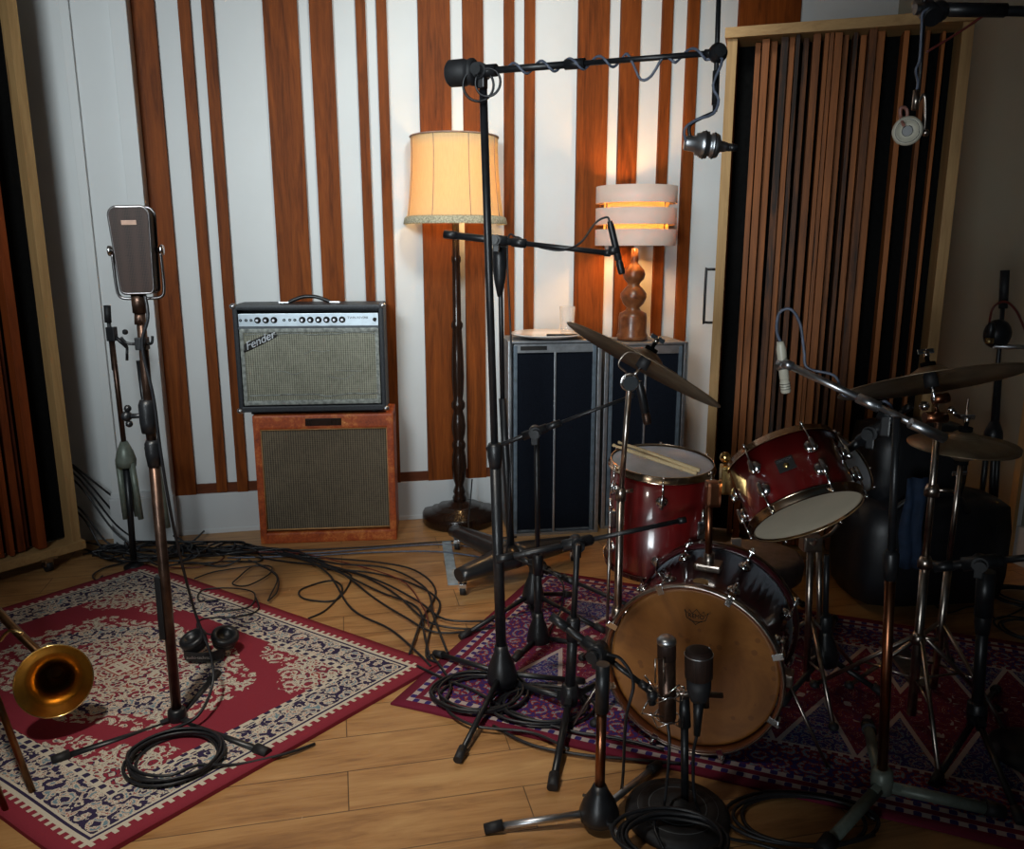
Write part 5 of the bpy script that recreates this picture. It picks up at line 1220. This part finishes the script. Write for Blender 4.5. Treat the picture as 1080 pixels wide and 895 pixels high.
# stand cables
zR = .012
LyF = lambda x, y, Y: at(x, y, Y)
wire([at(153, 312, Ly-.02), at(156, 335, Ly-.03), at(150, 365, Ly-.03), at(162, 420, Ly-.02), at(170, 480, Ly), at(184, 560, Ly+.05), at(204, 640, Ly+.12), at(222, 690, Ly+.10), at(224, 722, Ly+.05), fl(208, 755, .05), fl(175, 772, .02), fl(150, 790, .02)], .0048, M_cable, 'black microphone cable hanging down the ribbon microphone stand to the coil on the rug')
def coil(c, R, n, r, label, sx=1.0, sy=1.0, mat=None, seed=1, tail=None, z0=.012):
    j = random.Random(seed); pts = []; st = 10
    for k in range(n*st):
        a = 2*PI*k/st; rr = R*(1 + .10*math.sin(k*.37+seed) + j.uniform(-.035, .035)); w_ = .010*math.sin(k*.21)
        pts.append(V(c) + V((rr*sx*math.cos(a) + w_, rr*sy*math.sin(a), z0 + r + .0042*(k//st) % .03 + j.uniform(0, .003))))
    if tail: pts += [V(p) for p in tail]
    o = MB().tube(pts, r, 6, 3).build('cable', mat or M_cable); return tag(o, label, 'cable')
coil(fl(186, 806), .118, 6, .0048, 'coiled black cable on the red rug at the foot of the ribbon microphone stand', 1.05, .95, None, 2, [fl(250, 806, .014), fl(300, 795, .012), fl(332, 784, .006)])
coil(fl(505, 736), .115, 5, .0045, 'coil of black cable on the purple rug under the tall centre stand', 1.25, 1.0, None, 3, None, .01)
coil(fl(572, 748), .12, 4, .0045, 'coil of black cable on the purple rug right of the tall centre stand', 1.2, .9, None, 5, None, .008)
coil(fl(708, 908, 0), .105, 6, .005, 'coiled black cable at the bottom edge lying over the round stand base', 1.15, .8, None, 7, None, .048)
coil(fl(845, 868), .12, 3, .005, 'loop of black cable on the floor right of the round stand base', 1.5, .8, None, 9, None, .004)
coil(fl(1078, 632), .11, 4, .0045, 'coil of black cable on bare floor at the right edge', 1.0, .9, None, 11, None, .004)
coil(fl(1085, 668), .10, 3, .0045, 'smaller coil of black cable by the purple rug at the right edge', 1.0, .9, None, 12, None, .008)
wire(fpts([(985, 637), (1000, 646), (1020, 640), (1035, 640), (1050, 652), (1065, 648), (1082, 640)], .003), .003, M_cable, 'thin black cable wandering over bare floor at the right')
wire([at(1042, 580, 3.3), fl(1035, 590, .01), fl(1050, 590, .006), fl(1058, 580, .01), at(1055, 572, 3.4)], .004, M_white, 'white cable curving at the foot of the right wall')
# spiral around the centre boom
pts = []
for k in range(60):
    q = .16 + .82*k/59; a = k*.72; p = lerp(a_ if False else at(497, 76, Ay), at(752, 56, 2.12), q)
    pts.append(p + V((0, math.cos(a)*.014, math.sin(a)*.014)))
pts = pts[:38] + [at(668, 68, 2.2), at(676, 84, 2.19), at(687, 80, 2.18), at(700, 60, 2.17)] + pts[50:] + [at(762, 62, 2.10), at(752, 90, 2.10), at(758, 105, 2.10), at(752, 120, 2.10), at(735, 126, 2.10), at(722, 136, 2.10), at(724, 150, 2.11), at(730, 152, 2.12)]
wire(pts, .0036, M_cable_g, 'blue-grey cable spiralled round the arm of the tall centre boom to its silver microphone', None, 6, 3)
wire([at(643, 234, 3.12), at(640, 229, 3.12), at(628, 235, 3.12), at(612, 256, 3.14), at(590, 264, 3.18), at(560, 258, 3.22), at(545, 250, 3.25), at(535, 262, 3.27), at(540, 400, 3.25), at(536, 560, 3.2), fl(530, 610, .01)], .004, M_cable, 'black cable arching from the slim microphone along the arm by the table lamp')
wire([at(823, 360, 2.10), at(819, 348, 2.09), at(822, 330, 2.08), at(834, 326, 2.07), at(844, 342, 2.07), at(848, 370, 2.07), at(852, 388, 2.06), at(880, 396, 2.03), at(888, 415, 2.0), at(900, 418, 1.99), at(925, 424, 1.96), at(935, 424, 1.95), at(942, 440, 1.96), at(944, 520, 1.97), at(938, 700, 1.97)], .0038, M_cable_g, 'grey cable looping from the cream microphone and along the silver arm')
wire([at(957, 126, Jy), at(956, 115, Jy), at(950, 114, Jy), at(950, 124, Jy), at(953, 132, Jy-.03)], .0042, mk('pink_brown_cable', (.30, .13, .10), .5), 'short pink-brown cable loop on the right overhead microphone')
wire([at(977, 55, Jy), at(1010, 35, Jy), at(1040, 15, Jy), at(1060, 5, Jy)], .003, M_cable_r, 'thin dark red cord slung from the right overhead arm')
wire([at(982, 8, Jy-.03), at(973, 14, Jy-.03), at(972, 30, Jy-.02), at(970, 62, Jy-.01), at(966, 74, Jy-.01), at(968, 86, Jy), at(967, 95, Jy)], .003, M_cable_g, 'thin grey cord hanging from the right overhead arm to its microphone')
wire([at(1043, 345, 3.22), at(1047, 325, 3.2), at(1060, 318, 3.2), at(1072, 328, 3.2), at(1082, 350, 3.2)], .005, M_cable_r, 'red-brown cable arching over the stand against the right wall')
t = pencil('gold-ringed small microphone on the stand against the right wall', at(1046, 340, 3.2), at(1043, 362, 3.2), .016, M_black, M_gold)
wire([at(497, 551, 2.9) + V((0, 0, 0)), at(494, 520, 4.0), at(497, 545, 4.0), fl(497, 570, .006), fl(520, 574, .006)], .003, M_cable, 'thin black flex hanging down beside the standard lamp base') if False else wire([at(498, 505, 4.05), at(496, 530, 4.02), at(494, 552, 3.84), fl(500, 574, .01), fl(520, 584, .006)], .0035, M_cable, 'thin black flex running down beside the standard lamp pole')
wire([at(735, 775, bG.y-.03), at(731, 800, bG.y-.02), fl(735, 850, .05), fl(760, 880, .02), fl(800, 890, .008), fl(850, 905, .008)], .0042, M_cable, 'black cable from the fat dynamic microphone trailing right along the floor')
wire([at(704, 762, ky), at(706, 790, ky-.02), fl(700, 850, .06), fl(690, 870, .05), fl(700, 895, .02)], .004, M_cable, 'black cable dropping from the shock-mounted microphone to the coil')
wire([at(640, 690, Fy), at(655, 695, Fy), at(668, 720, Fy-.01), at(660, 760, Fy), fl(655, 835, .02), fl(640, 845, .02), fl(615, 838, .05)], .004, M_cable, 'black cable curling round the copper-tubed stand before the bass drum')
wire([at(545, 590, 2.95), at(590, 610, 2.8), at(592, 640, 2.8), at(580, 675, 2.78), fl(620, 690, .01), fl(680, 700, .01)], .0035, M_cable, 'thin black cable hanging between the two centre boom stands')
wire(fpts([(440, 702), (470, 716), (500, 728), (540, 750), (600, 770), (650, 778), (700, 790)], .005, .010, .004), .005, M_cable, 'black cable lying along the front border of the purple rug')
wire(fpts([(520, 765), (560, 785), (610, 795), (660, 800), (720, 805)], .005, .004, .004), .005, M_cable, 'black cable along the floor just in front of the purple rug')
wire(fpts([(455, 690), (475, 720), (470, 745), (500, 765), (560, 772), (600, 790)], .0045, .012, .01), .0045, M_cable, 'black cable looping round the left foot of the tall centre stand')
